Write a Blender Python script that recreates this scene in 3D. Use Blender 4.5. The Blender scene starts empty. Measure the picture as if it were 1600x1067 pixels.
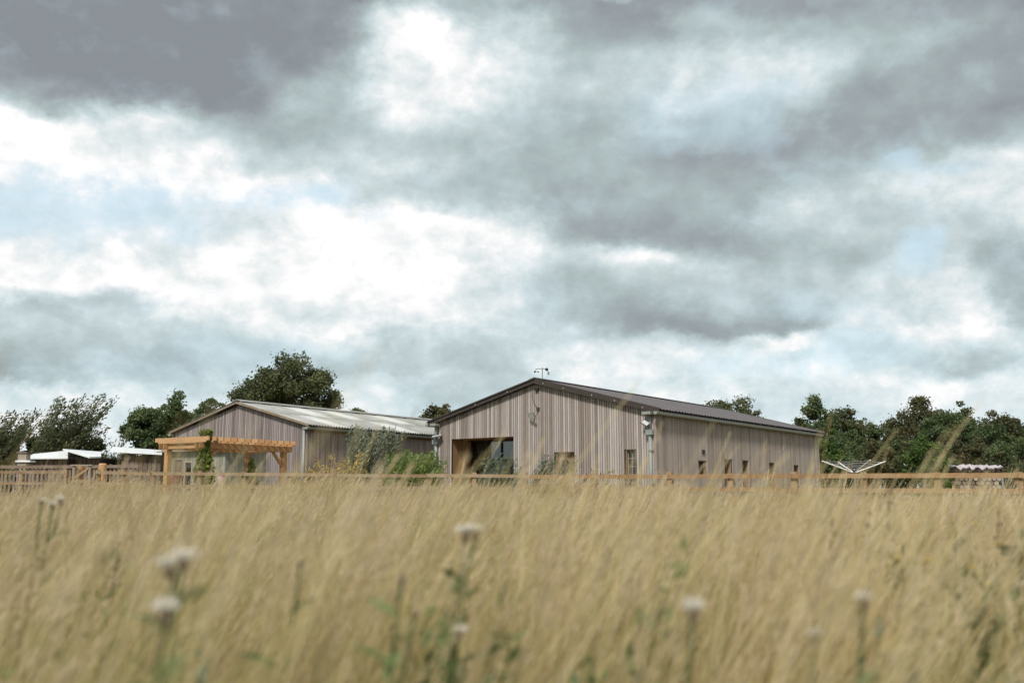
import bpy, math, random
import numpy as np
from mathutils import Vector

SC = bpy.context.scene
COL = SC.collection
R = math.radians
random.seed(7)
RNG = np.random.default_rng(11)

# ------------------------------------------------------------------ camera
FPX, HOR = 1567.0, 242.0            # focal length and horizon offset, photograph pixels
PITCH = math.atan(HOR / FPX)
EYE = 0.80
cam_d = bpy.data.cameras.new('camera')
cam = bpy.data.objects.new('camera', cam_d)
COL.objects.link(cam)
cam.location = (0, 0, EYE)
cam.rotation_euler = (math.pi / 2 + PITCH, 0, 0)
cam_d.sensor_width = 36.0
cam_d.lens = 36.0 * FPX / 1600.0
cam_d.clip_start = 0.05
cam_d.clip_end = 4000
cam_d.dof.use_dof = True
cam_d.dof.focus_distance = 33.0
cam_d.dof.aperture_fstop = 2.3
SC.camera = cam


def at(px, py, y):
    """world point at depth y (metres in front of the camera) on the sight line of a photograph pixel"""
    dx = (px - 800.0) / FPX
    dz = (533.5 - py) / FPX
    d = Vector((dx, math.cos(PITCH) - dz * math.sin(PITCH), math.sin(PITCH) + dz * math.cos(PITCH)))
    return d * (y / d.y) + Vector((0, 0, EYE))


# ------------------------------------------------------------------ sky, sun, exposure
SUN_AZ, SUN_EL = 196.0, 47.0        # compass style: 0 = +Y, clockwise
world = bpy.data.worlds.new('World')
SC.world = world
world.use_nodes = True
NT = world.node_tree
NT.nodes.clear()


class G:
    """tiny node-graph helper"""
    def __init__(s, nt): s.nt = nt
    def n(s, t, **kw):
        o = s.nt.nodes.new(t)
        for k, v in kw.items(): setattr(o, k, v)
        return o
    def put(s, sock, v):
        if v is None: return
        if hasattr(v, 'is_output') or isinstance(v, bpy.types.NodeSocket): s.nt.links.new(v, sock)
        else: sock.default_value = v
    def m(s, op, a, b=None, c=None, clamp=False):
        o = s.n('ShaderNodeMath', operation=op, use_clamp=clamp)
        s.put(o.inputs[0], a); s.put(o.inputs[1], b); s.put(o.inputs[2], c)
        return o.outputs[0]
    def v(s, op, a, b=None, scale=None):
        o = s.n('ShaderNodeVectorMath', operation=op)
        s.put(o.inputs[0], a); s.put(o.inputs[1], b)
        if scale is not None: s.put(o.inputs['Scale'], scale)
        return o.outputs[0]
    def noise(s, vec, scale, detail=4, rough=0.55, dist=0.0):
        o = s.n('ShaderNodeTexNoise')
        s.put(o.inputs['Vector'], vec); s.put(o.inputs['Scale'], scale); s.put(o.inputs['Detail'], detail)
        s.put(o.inputs['Roughness'], rough); s.put(o.inputs['Distortion'], dist)
        return o
    def mix(s, f, a, b, mode='MIX'):
        o = s.n('ShaderNodeMix', data_type='RGBA', blend_type=mode)
        s.put(o.inputs[0], f); s.put(o.inputs[6], a); s.put(o.inputs[7], b)
        return o.outputs[2]
    def ramp(s, f, stops, interp='LINEAR'):
        o = s.n('ShaderNodeValToRGB')
        cr = o.color_ramp; cr.interpolation = interp
        while len(cr.elements) < len(stops): cr.elements.new(0.5)
        for e, (p, c) in zip(cr.elements, stops):
            e.position = p; e.color = c if len(c) == 4 else (*c, 1)
        s.put(o.inputs[0], f)
        return o.outputs[0]
    def rng(s, v, a, b, c, d):
        o = s.n('ShaderNodeMapRange')
        s.put(o.inputs[0], v)
        for i, q in enumerate((a, b, c, d)): s.put(o.inputs[i + 1], q)
        return o.outputs[0]


# broad brightness of the cloud deck, rows top to bottom every 50 px, columns every 100 px
CLOUD = np.array([
 [140,140,140,142,146,152,165,182,168,150,150,152,160,158,170,160,150],
 [138,137,138,139,142,152,216,245,215,168,162,195,190,180,192,170,152],
 [150,140,137,138,146,168,226,252,228,190,195,218,222,208,182,160,154],
 [232,186,148,150,156,184,232,240,214,198,200,210,204,188,168,160,166],
 [254,248,226,184,174,192,216,206,196,186,192,188,172,164,164,170,198],
 [242,250,250,236,200,204,206,196,186,178,172,172,164,170,190,212,226],
 [222,226,230,246,240,236,216,200,184,164,156,160,168,196,216,218,222],
 [222,225,225,226,228,246,252,250,214,166,154,160,184,196,198,216,226],
 [240,238,236,240,250,252,252,250,232,206,196,186,186,190,198,222,186],
 [246,250,252,252,252,248,250,246,220,192,178,172,170,206,222,224,186],
 [196,204,216,236,236,230,240,242,228,196,178,176,164,216,220,228,196],
 [186,176,178,182,188,210,194,200,208,228,234,232,240,228,216,236,204],
 [226,246,206,212,226,230,224,204,206,228,228,226,226,218,226,222,230],
 [240,240,236,236,236,236,232,220,224,228,228,226,226,226,226,226,230],
 [238,238,238,238,238,238,236,232,232,232,230,230,230,230,230,230,232]], float) / 255.0
AZM, EL0, EL1 = R(29.0), R(-1.0), R(28.0)


# single clouds: centre, half sizes (photograph pixels), brightness at the crown and at the base, edge softness, strength
PUFFS = [(1062, 462, 205, 56, 214, 158, 0.30, 0.85), (1228, 545, 46, 28, 256, 204, 0.25, 1.0), (1502, 543, 92, 40, 256, 184, 0.25, 1.0), (1360, 540, 70, 26, 210, 206, 0.5, 0.7),
         (975, 322, 200, 62, 190, 156, 0.40, 0.7), (655, 105, 72, 95, 252, 246, 0.45, 0.8), (230, 545, 235, 46, 205, 172, 0.40, 0.75),
         (5, 566, 58, 30, 186, 168, 0.35, 0.85), (600, 553, 95, 30, 206, 186, 0.5, 0.7), (760, 590, 85, 26, 200, 190, 0.5, 0.6),
         (1064, 150, 24, 66, 230, 222, 0.7, 0.7), (100, 478, 150, 18, 206, 192, 0.5, 0.7), (1490, 150, 200, 70, 168, 158, 0.5, 0.5),
         (1255, 345, 80, 34, 232, 205, 0.5, 0.6), (1590, 440, 55, 90, 190, 176, 0.5, 0.7), (700, 365, 130, 34, 253, 247, 0.4, 0.7),
         (150, 205, 190, 38, 253, 248, 0.5, 0.6), (215, 70, 330, 110, 140, 136, 0.35, 0.6), (1010, 402, 95, 14, 246, 232, 0.6, 0.7),
         (430, 300, 110, 26, 251, 246, 0.5, 0.5), (1180, 110, 130, 40, 230, 214, 0.6, 0.5), (1270, 150, 40, 30, 234, 205, 0.6, 0.5)]
# clear gaps between the clouds
GAPS = [(140, 318, 250, 66, 0.8), (450, 315, 120, 22, 0.9), (600, 344, 40, 9, 0.9), (1430, 392, 46, 40, 0.75), (1420, 252, 80, 18, 0.6), (1330, 545, 130, 40, 0.5),
        (1180, 575, 120, 30, 0.4), (1110, 190, 150, 60, 0.45), (1480, 265, 60, 24, 0.5), (690, 448, 60, 8, 0.4), (330, 560, 260, 40, 0.35), (1290, 470, 60, 40, 0.4)]


def cloud_field():
    na, ne = 113, 65
    az = -AZM + 2 * AZM * np.arange(na) / (na - 1)
    el = EL0 + (EL1 - EL0) * np.arange(ne) / (ne - 1)
    E, A = np.meshgrid(el, az, indexing='ij')
    dx, dy, dz = np.sin(A) * np.cos(E), np.cos(A) * np.cos(E), np.sin(E)
    fy = dy * math.cos(PITCH) + dz * math.sin(PITCH)
    fz = -dy * math.sin(PITCH) + dz * math.cos(PITCH)
    px = 800 + FPX * dx / fy
    py = 533.5 - FPX * fz / fy
    c = np.clip(px / 100.0, 0, 15.999); r = np.clip(py / 50.0, 0, 13.999)
    a, b = r.astype(int), c.astype(int); fr, fc = r - a, c - b
    fr = fr * fr * (3 - 2 * fr); fc = fc * fc * (3 - 2 * fc)
    out = (CLOUD[a, b] * (1 - fc) + CLOUD[a, b + 1] * fc) * (1 - fr) + (CLOUD[a + 1, b] * (1 - fc) + CLOUD[a + 1, b + 1] * fc) * fr
    for cx, cy, rx, ry, l0, l1, soft, k in PUFFS:
        u, v = (px - cx) / rx, (py - cy) / ry
        d = np.sqrt(u * u + np.where(v > 0, np.abs(v) ** 2.6, v * v))
        w = np.clip((1 + soft - d) / (2 * soft), 0, 1); w = w * w * (3 - 2 * w) * k
        t = np.clip(v * 0.5 + 0.5, 0, 1)
        out = out * (1 - w) + w * (l0 * (1 - t) + l1 * t) / 255.0
    gap = np.zeros_like(out)
    for cx, cy, rx, ry, k in GAPS:
        d = np.sqrt(((px - cx) / rx) ** 2 + ((py - cy) / ry) ** 2)
        w = np.clip((1.3 - d) / 0.7, 0, 1)
        gap = np.maximum(gap, k * w * w * (3 - 2 * w))
    return out, gap


def build_world():
    g = G(NT)
    tc = g.n('ShaderNodeTexCoord')
    d = tc.outputs['Generated']
    sx = g.n('ShaderNodeSeparateXYZ'); g.put(sx.inputs[0], d)
    X, Y, Z = sx.outputs
    az = g.m('ARCTAN2', X, Y)
    el = g.m('ARCSINE', Z)
    # displacement of the cloud edges: large billows and fine curls
    flat = g.n('ShaderNodeMapping'); g.put(flat.inputs[0], d); flat.inputs['Scale'].default_value = (1, 1, 1.35)
    w1 = g.noise(flat.outputs[0], 13.0, 9, 0.60)
    off = g.v('SUBTRACT', w1.outputs['Color'], (0.5, 0.5, 0.5))
    so = g.n('ShaderNodeSeparateXYZ'); g.put(so.inputs[0], off)
    az2 = g.m('MULTIPLY_ADD', so.outputs[0], 0.115, az)
    el2 = g.m('MULTIPLY_ADD', so.outputs[1], 0.062, el)
    # the deck repeats, mirrored, all round the horizon and up to the zenith
    ta = g.m('PINGPONG', g.m('ADD', az2, AZM), 2 * AZM)
    te = g.m('PINGPONG', g.m('SUBTRACT', el2, EL0), EL1 - EL0)
    ta = g.m('DIVIDE', ta, 2 * AZM); te = g.m('DIVIDE', te, EL1 - EL0)
    F, GP = cloud_field()

    def curve(vals, t):
        o = g.n('ShaderNodeFloatCurve')
        g.put(o.inputs['Value'], t)
        c = o.mapping.curves[0]
        n = len(vals)
        c.points[0].location = (0, vals[0]); c.points[1].location = (1, vals[-1])
        for k in range(1, n - 1): c.points.new(k / (n - 1), vals[k])
        for p in c.points: p.handle_type = 'AUTO'
        o.mapping.update()
        return o.outputs[0]

    def field(A, rank):
        mean = A.mean()
        U, S, V = np.linalg.svd(A - mean, full_matrices=False)
        total = float(mean)
        for k in range(rank):
            um, vm = np.abs(U[:, k]).max(), np.abs(V[k]).max()
            t = g.m('MULTIPLY', curve(list(U[:, k] / um), te), curve(list(V[k] / vm), ta))
            total = g.m('MULTIPLY_ADD', t, float(S[k] * um * vm), total)
        return total
    L = g.m('MULTIPLY_ADD', g.m('SUBTRACT', field(F, 15), 0.80), 1.0, 0.81)
    n2 = g.noise(flat.outputs[0], 20.0, 8, 0.58, 0.1)
    L = g.m('ADD', L, g.m('MULTIPLY', g.m('SUBTRACT', n2.outputs['Fac'], 0.5), 0.15))
    # billow relief: crowns turned up to the light brighter than the undersides
    ra = g.noise(flat.outputs[0], 10.5, 8, 0.54)
    rb = g.noise(g.v('ADD', flat.outputs[0], (0.006, 0.0, 0.034)), 10.5, 8, 0.54)
    rel = g.m('SUBTRACT', ra.outputs['Fac'], rb.outputs['Fac'])
    L = g.m('ADD', L, g.m('MULTIPLY', g.m('MULTIPLY', rel, 0.36), g.rng(L, 0.55, 0.75, 0.35, 1.0)))
    # rolled, lit edges where the deck is thin and bright
    n3 = g.noise(flat.outputs[0], 46.0, 6, 0.62, 0.2)
    edge = g.m('MULTIPLY', g.rng(L, 0.70, 0.86, 0, 1), g.rng(L, 0.93, 1.0, 1, 0.45))
    L = g.m('ADD', L, g.m('MULTIPLY', g.m('MULTIPLY', g.m('SUBTRACT', n3.outputs['Fac'], 0.5), 0.20), edge))
    L = g.m('MINIMUM', g.m('MAXIMUM', L, 0.56), 1.0)
    lum = g.m('MULTIPLY_ADD', g.m('MAXIMUM', g.m('SUBTRACT', L, 0.93), 0.0), 0.5, g.m('POWER', L, 2.2))
    tint = g.ramp(L, [(0.55, (0.93, 1.02, 1.11)), (0.62, (0.91, 1.02, 1.085)), (0.72, (0.868, 1.038, 1.062)),
                      (0.85, (0.888, 1.024, 1.055)), (0.97, (1.0, 1.0, 1.0))])
    tint = g.mix(g.m('MULTIPLY', g.rng(Z, 0.0, 0.2, 0.8, 0.0), g.rng(L, 0.85, 0.97, 1, 0)), tint, (0.83, 1.04, 1.10, 1))
    cl = g.v('SCALE', tint, None, g.m('MULTIPLY', lum, 7.4))
    # blue gaps: the clear sky behind thin parts of the deck
    sky = g.n('ShaderNodeTexSky', sky_type='NISHITA')
    sky.sun_disc = False
    sky.sun_elevation = R(SUN_EL); sky.sun_rotation = R(SUN_AZ)
    gp = g.m('ADD', field(GP, 7), g.m('MULTIPLY', g.m('SUBTRACT', n2.outputs['Fac'], 0.5), 1.3))
    gap = g.m('MULTIPLY', g.rng(gp, 0.05, 1.0, 0, 0.62), g.rng(L, 0.93, 1.0, 1, 0.15))
    blue = g.v('ADD', g.v('SCALE', sky.outputs[0], None, 0.50), (3.4, 4.35, 4.6))
    col = g.mix(gap, cl, blue)
    bg = g.n('ShaderNodeBackground'); g.put(bg.inputs[0], col); bg.inputs[1].default_value = 0.1
    out = g.n('ShaderNodeOutputWorld'); NT.links.new(bg.outputs[0], out.inputs[0])


build_world()
sun_d = bpy.data.lights.new('sun', 'SUN')
sun_d.energy = 3.0
sun_d.angle = R(9)
sun_d.color = (1.0, 0.95, 0.87)
sun = bpy.data.objects.new('sun', sun_d)
COL.objects.link(sun)
sd = Vector((math.sin(R(SUN_AZ)) * math.cos(R(SUN_EL)), math.cos(R(SUN_AZ)) * math.cos(R(SUN_EL)), math.sin(R(SUN_EL))))
sun.rotation_euler = (-sd).to_track_quat('-Z', 'Y').to_euler()
sun.location = (0, -20, 40)
SC.view_settings.view_transform = 'Standard'
SC.view_settings.look = 'None'
SC.view_settings.gamma = 1.0
SC.view_settings.use_curve_mapping = False
SC.view_settings.exposure = 0.45


# ------------------------------------------------------------------ materials
def mat(name, fn):
    m = bpy.data.materials.new(name)
    m.use_nodes = True
    m.node_tree.nodes.clear()
    g = G(m.node_tree)
    out = g.n('ShaderNodeOutputMaterial')
    sh = fn(g)
    m.node_tree.links.new(sh, out.inputs[0])
    return m


def pbr(g, col, rough=0.7, metal=0.0, spec=0.3, bump=None, bs=0.2, bd=0.01):
    p = g.n('ShaderNodeBsdfPrincipled')
    g.put(p.inputs['Base Color'], col if not isinstance(col, tuple) else (*col[:3], 1))
    g.put(p.inputs['Roughness'], rough); g.put(p.inputs['Metallic'], metal)
    g.put(p.inputs['Specular IOR Level'], spec)
    if bump is not None:
        b = g.n('ShaderNodeBump'); b.inputs['Strength'].default_value = bs; b.inputs['Distance'].default_value = bd
        g.put(b.inputs['Height'], bump)
        m_ = b.outputs[0]; g.nt.links.new(m_, p.inputs['Normal'])
    return p.outputs[0]


def objpos(g, scale=(1, 1, 1)):
    t = g.n('ShaderNodeTexCoord')
    mp = g.n('ShaderNodeMapping'); g.put(mp.inputs[0], t.outputs['Object']); mp.inputs['Scale'].default_value = scale
    oi = g.n('ShaderNodeObjectInfo')
    sh = g.v('SCALE', (37.0, 17.0, 53.0), None, oi.outputs['Random'])
    return g.v('ADD', mp.outputs[0], sh), oi


def wood(stops, along=2, grain=1.0, rough=0.85, weather=0.35, wcol=(0.30, 0.28, 0.26), cool=(1.0, 1.0, 1.0)):
    """wood that differs board by board, with grain along one axis and blotchy weathering"""
    stops = [(p_, tuple(c_ * k_ for c_, k_ in zip(c, cool))) for p_, c in stops]

    def f(g):
        sc = [14.0 * grain] * 3; sc[along] = 0.9 * grain
        p, oi = objpos(g, tuple(sc))
        base = g.ramp(oi.outputs['Random'], stops)
        n = g.noise(p, 3.0, 6, 0.65, 0.4)
        col = g.mix(g.rng(n.outputs['Fac'], 0.35, 0.7, 0.0, 0.40), base, (0.13, 0.10, 0.08, 1))
        p2, _ = objpos(g, (2.0, 2.0, 0.7))
        n2 = g.noise(p2, 1.6, 4, 0.6)
        col = g.mix(g.m('MULTIPLY', g.rng(n2.outputs['Fac'], 0.4, 0.68, 0, 1), weather), col, (*wcol, 1))
        return pbr(g, col, rough, spec=0.15, bump=n.outputs['Fac'], bs=0.35, bd=0.004)
    return f


def plain(col, rough=0.6, metal=0.0, spec=0.3, var=0.15, scale=6.0, dark=0.55):
    def f(g):
        p, oi = objpos(g)
        n = g.noise(p, scale, 6, 0.62)
        c = g.mix(g.m('MULTIPLY', g.rng(n.outputs['Fac'], 0.38, 0.72, 0, 1), min(1.0, var * 2.5)), (*col, 1), tuple(x * dark for x in col) + (1,))
        return pbr(g, c, rough, metal, spec, n.outputs['Fac'], 0.12, 0.006)
    return f


M = {}
M['larch'] = mat('silvered_larch', wood([(0.0, (0.20, 0.155, 0.13)), (0.2, (0.29, 0.235, 0.205)), (0.45, (0.35, 0.30, 0.275)),
                                       (0.7, (0.41, 0.36, 0.335)), (0.88, (0.48, 0.435, 0.41)), (1.0, (0.31, 0.245, 0.21))], wcol=(0.31, 0.295, 0.28), cool=(1.03, 1.05, 1.08)))
M['larch_side'] = mat('weathered_larch', wood([(0.0, (0.25, 0.20, 0.17)), (0.3, (0.31, 0.26, 0.225)), (0.65, (0.36, 0.305, 0.265)),
                                       (1.0, (0.42, 0.365, 0.32))], cool=(1.02, 1.02, 1.05)))
M['old_board'] = mat('purple_grey_board', wood([(0.0, (0.17, 0.135, 0.125)), (0.3, (0.225, 0.185, 0.175)), (0.65, (0.29, 0.245, 0.235)),
                                       (1.0, (0.36, 0.315, 0.30))], cool=(1.0, 1.02, 1.05)))
M['old_side'] = mat('brown_old_board', wood([(0.0, (0.22, 0.162, 0.135)), (0.4, (0.29, 0.22, 0.188)), (0.75, (0.35, 0.275, 0.24)),
                                       (1.0, (0.40, 0.335, 0.305))]))
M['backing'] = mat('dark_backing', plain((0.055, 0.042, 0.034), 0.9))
M['softwood'] = mat('orange_softwood', wood([(0.0, (0.38, 0.19, 0.078)), (0.5, (0.48, 0.26, 0.112)), (1.0, (0.56, 0.335, 0.17))], along=0, weather=0.25, wcol=(0.46, 0.33, 0.20)))
M['post'] = mat('fence_post_wood', wood([(0.0, (0.20, 0.12, 0.055)), (0.5, (0.27, 0.165, 0.08)), (1.0, (0.33, 0.22, 0.115))], along=2, weather=0.4, wcol=(0.36, 0.29, 0.2)))
M['rail'] = mat('fence_rail_wood', wood([(0.0, (0.24, 0.125, 0.052)), (0.5, (0.30, 0.162, 0.07)), (1.0, (0.34, 0.20, 0.10))], along=0, weather=0.4, wcol=(0.40, 0.30, 0.19)))
M['verge'] = mat('lichened_verge', wood([(0.0, (0.21, 0.145, 0.085)), (1.0, (0.26, 0.19, 0.12))], along=1, weather=0.5))
M['rail_old'] = mat('greying_rail_wood', wood([(0.0, (0.20, 0.125, 0.07)), (0.5, (0.25, 0.165, 0.098)), (1.0, (0.30, 0.21, 0.13))], along=0, weather=0.6, wcol=(0.34, 0.28, 0.2)))
M['oldrail'] = mat('old_fence_wood', wood([(0.0, (0.16, 0.11, 0.08)), (1.0, (0.28, 0.21, 0.16))], along=0))
M['pale'] = mat('grey_pale_wood', wood([(0.0, (0.25, 0.2, 0.16)), (1.0, (0.42, 0.36, 0.3))]))
M['lining'] = mat('golden_lining', wood([(0.0, (0.27, 0.15, 0.06)), (1.0, (0.35, 0.21, 0.095))], weather=0.1))
M['brown_door'] = mat('brown_door_wood', wood([(0.0, (0.22, 0.14, 0.075)), (1.0, (0.32, 0.215, 0.125))], weather=0.2))
M['trim'] = mat('dark_brown_trim', plain((0.050, 0.040, 0.036), 0.55, var=0.2))
M['roofdark'] = mat('dark_profiled_sheet', plain((0.105, 0.095, 0.098), 0.5, 0.0, 0.4, var=0.2, scale=2.0))
M['galv'] = mat('galvanised_pipe', plain((0.27, 0.295, 0.29), 0.55, 0.2, var=0.2, scale=4))
M['gutter'] = mat('grey_green_gutter', plain((0.27, 0.28, 0.245), 0.6, 0.1, var=0.2))
M['white'] = mat('white_paint', plain((0.78, 0.79, 0.80), 0.4, var=0.12))
M['sky_white_sheet'] = mat('sky_white_roof_sheet', plain((0.74, 0.76, 0.77), 0.35, 0.1, var=0.15, scale=3, dark=0.7))  # sky reflection on sunlit metal roofs put into a near-white base colour
M['lamp'] = mat('lamp_lens', plain((0.5, 0.51, 0.52), 0.3))
M['black'] = mat('black_plastic', plain((0.02, 0.02, 0.022), 0.5))
M['grey_metal'] = mat('grey_metal', plain((0.20, 0.22, 0.24), 0.45, 0.6))
M['concrete'] = mat('grey_concrete', plain((0.33, 0.32, 0.30), 0.9, var=0.3))
M['shed'] = mat('grey_green_board', wood([(0.0, (0.21, 0.215, 0.17)), (0.5, (0.27, 0.275, 0.225)), (1.0, (0.33, 0.325, 0.275))], weather=0.3, wcol=(0.22, 0.24, 0.18)))
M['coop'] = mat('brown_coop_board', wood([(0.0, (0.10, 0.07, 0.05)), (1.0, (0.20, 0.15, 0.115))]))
M['red'] = mat('faded_red_plastic', plain((0.26, 0.075, 0.07), 0.6))
M['pink'] = mat('pale_pink_plastic', plain((0.62, 0.42, 0.40), 0.5))
M['bark'] = mat('bark', wood([(0.0, (0.07, 0.055, 0.04)), (1.0, (0.12, 0.095, 0.07))], grain=0.4))
M['lilac'] = mat('lilac_sheet', plain((0.46, 0.41, 0.44), 0.6, var=0.3, scale=14))


def sheet(g):
    """fibre-cement sheet: pale grey, lichen blotches, dark streaks down the slope"""
    p, oi = objpos(g, (1, 1, 1))
    t = g.n('ShaderNodeTexCoord')
    n = g.noise(p, 2.2, 7, 0.65)
    n2 = g.noise(p, 14.0, 4, 0.6)
    base = g.ramp(oi.outputs['Random'], [(0, (0.28, 0.285, 0.275)), (1, (0.355, 0.36, 0.35))])
    c = g.mix(g.rng(n.outputs['Fac'], 0.42, 0.62, 0, 0.7), base, (0.215, 0.22, 0.20, 1))
    c = g.mix(g.rng(n2.outputs['Fac'], 0.58, 0.7, 0, 0.6), c, (0.42, 0.36, 0.26, 1))
    return pbr(g, c, 0.85, 0, 0.2, n2.outputs['Fac'], 0.2, 0.006)


M['sheet'] = mat('fibre_cement_sheet', sheet)
M['rooflight'] = mat('translucent_rooflight', plain((0.50, 0.51, 0.49), 0.35, var=0.2, dark=0.8))


def glass(g):
    tr = g.n('ShaderNodeBsdfTransparent'); tr.inputs[0].default_value = (0.55, 0.58, 0.57, 1)
    gl = g.n('ShaderNodeBsdfGlossy'); gl.inputs['Roughness'].default_value = 0.03
    fr = g.n('ShaderNodeFresnel'); fr.inputs[0].default_value = 1.55
    mx = g.n('ShaderNodeMixShader')
    g.put(mx.inputs[0], g.m('MULTIPLY', fr.outputs[0], 1.6, clamp=True))
    g.nt.links.new(tr.outputs[0], mx.inputs[1]); g.nt.links.new(gl.outputs[0], mx.inputs[2])
    return mx.outputs[0]


M['glass'] = mat('window_glass', glass)


def leafmat(dark, light, accent=None, trans=0.42):
    def f(g):
        a = g.n('ShaderNodeAttribute', attribute_name='tone')
        oi = g.n('ShaderNodeObjectInfo')
        st = [(0.0, dark), (0.6, tuple((d + l) / 2 for d, l in zip(dark, light))), (1.0, light)]
        if accent: st = [(0.0, dark), (0.55, tuple((d + l) / 2 for d, l in zip(dark, light))), (0.85, light), (1.0, accent)]
        c = g.ramp(a.outputs['Fac'], st)
        p = g.n('ShaderNodeBsdfPrincipled'); g.put(p.inputs['Base Color'], c)
        p.inputs['Roughness'].default_value = 0.6; p.inputs['Specular IOR Level'].default_value = 0.25
        t = g.n('ShaderNodeBsdfTranslucent'); g.put(t.inputs[0], c)
        mx = g.n('ShaderNodeMixShader'); mx.inputs[0].default_value = trans
        g.nt.links.new(p.outputs[0], mx.inputs[1]); g.nt.links.new(t.outputs[0], mx.inputs[2])
        return mx.outputs[0]
    return f


M['oak_leaf'] = mat('dark_oak_leaf', leafmat((0.060, 0.072, 0.032), (0.17, 0.185, 0.08)))
M['green_leaf'] = mat('mid_green_leaf', leafmat((0.055, 0.085, 0.034), (0.155, 0.20, 0.082)))
M['bright_leaf'] = mat('bright_green_leaf', leafmat((0.055, 0.10, 0.028), (0.15, 0.22, 0.055)))
M['fresh_leaf'] = mat('fresh_green_leaf', leafmat((0.13, 0.19, 0.05), (0.29, 0.36, 0.11)))
M['grey_leaf'] = mat('grey_green_leaf', leafmat((0.17, 0.19, 0.13), (0.33, 0.35, 0.25)))
M['willow_leaf'] = mat('windblown_willow_leaf', leafmat((0.078, 0.096, 0.046), (0.20, 0.22, 0.12)))
M['rust_leaf'] = mat('turning_leaf', leafmat((0.060, 0.064, 0.03), (0.15, 0.15, 0.066), (0.21, 0.155, 0.075)))
M['weed_leaf'] = mat('blue_green_weed_leaf', leafmat((0.12, 0.15, 0.10), (0.26, 0.30, 0.20)))
M['vine_leaf'] = mat('yellow_green_vine_leaf', leafmat((0.08, 0.12, 0.028), (0.24, 0.28, 0.06), (0.36, 0.30, 0.06)))
M['dry_stem'] = mat('dry_brown_stem', leafmat((0.10, 0.07, 0.045), (0.22, 0.165, 0.10), trans=0.15))
M['gold'] = mat('goldenrod_plume', leafmat((0.34, 0.26, 0.09), (0.60, 0.46, 0.18), trans=0.3))
M['yellow'] = mat('ragwort_yellow', leafmat((0.50, 0.34, 0.03), (0.66, 0.48, 0.06), trans=0.2))
M['thistle_leaf'] = mat('thistle_leaf', leafmat((0.09, 0.125, 0.045), (0.24, 0.29, 0.11), trans=0.3))
M['thistle_bulb'] = mat('thistle_bulb', leafmat((0.16, 0.12, 0.085), (0.27, 0.205, 0.15), trans=0.1))
M['fluff'] = mat('thistle_down', leafmat((0.74, 0.70, 0.62), (0.88, 0.86, 0.80), trans=0.4))


def grass_mat(g):
    a = g.n('ShaderNodeAttribute', attribute_name='tone')      # per stalk
    h = g.n('ShaderNodeAttribute', attribute_name='up')        # 0 root .. 1 tip, 2 in the seed head
    oi = g.n('ShaderNodeObjectInfo')
    n = g.noise(oi.outputs['Location'], 0.6, 3, 0.6)
    rnd = oi.outputs['Random']
    n2 = g.noise(oi.outputs['Location'], 1.9, 3, 0.6)
    straw = g.ramp(a.outputs['Fac'], [(0.0, (0.27, 0.205, 0.105)), (0.3, (0.50, 0.39, 0.185)), (0.6, (0.70, 0.585, 0.345)), (0.85, (0.78, 0.69, 0.45)), (1.0, (0.33, 0.24, 0.16))])
    green = g.ramp(a.outputs['Fac'], [(0.0, (0.14, 0.17, 0.05)), (0.5, (0.28, 0.31, 0.10)), (1.0, (0.43, 0.41, 0.18))])
    gf = g.m('MULTIPLY', g.rng(n2.outputs['Fac'], 0.43, 0.60, 0, 1), g.rng(h.outputs['Fac'], 0.5, 1.1, 1.0, 0.2))
    c = g.mix(gf, straw, green)
    c = g.mix(g.rng(n.outputs['Fac'], 0.48, 0.66, 0, 0.55), c, (0.56, 0.44, 0.30, 1))
    n4 = g.noise(oi.outputs['Location'], 1.1, 4, 0.6)
    c = g.mix(g.rng(n4.outputs['Fac'], 0.54, 0.68, 0, 0.5), c, (0.29, 0.225, 0.12, 1))
    c = g.mix(0.75, c, g.ramp(rnd, [(0.0, (0.58, 0.55, 0.44)), (0.15, (0.85, 0.80, 0.70)), (0.5, (1.03, 1.02, 1)), (0.8, (1.14, 1.14, 1.12)), (1.0, (0.82, 0.72, 0.62))]), 'MULTIPLY')
    c = g.mix(g.m('MULTIPLY', g.rng(h.outputs['Fac'], 1.2, 1.8, 0, 1), 0.7), c, (0.66, 0.55, 0.415, 1))
    p = g.n('ShaderNodeBsdfDiffuse'); g.put(p.inputs[0], c)
    t = g.n('ShaderNodeBsdfTranslucent'); g.put(t.inputs[0], c)
    mx = g.n('ShaderNodeMixShader'); mx.inputs[0].default_value = 0.5
    g.nt.links.new(p.outputs[0], mx.inputs[1]); g.nt.links.new(t.outputs[0], mx.inputs[2])
    return mx.outputs[0]


M['grass'] = mat('dry_meadow_grass', grass_mat)


def ground_mat(g):
    t = g.n('ShaderNodeTexCoord')
    n = g.noise(t.outputs['Object'], 0.25, 8, 0.65)
    n2 = g.noise(t.outputs['Object'], 5.0, 6, 0.7)
    c = g.ramp(n.outputs['Fac'], [(0.35, (0.20, 0.155, 0.08)), (0.5, (0.17, 0.15, 0.07)), (0.65, (0.11, 0.12, 0.045))])
    c = g.mix(g.rng(n2.outputs['Fac'], 0.45, 0.7, 0, 0.6), c, (0.24, 0.19, 0.11, 1))
    return pbr(g, c, 0.95, 0, 0.05, n2.outputs['Fac'], 0.6, 0.05)


M['ground'] = mat('field_ground', ground_mat)


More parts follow.
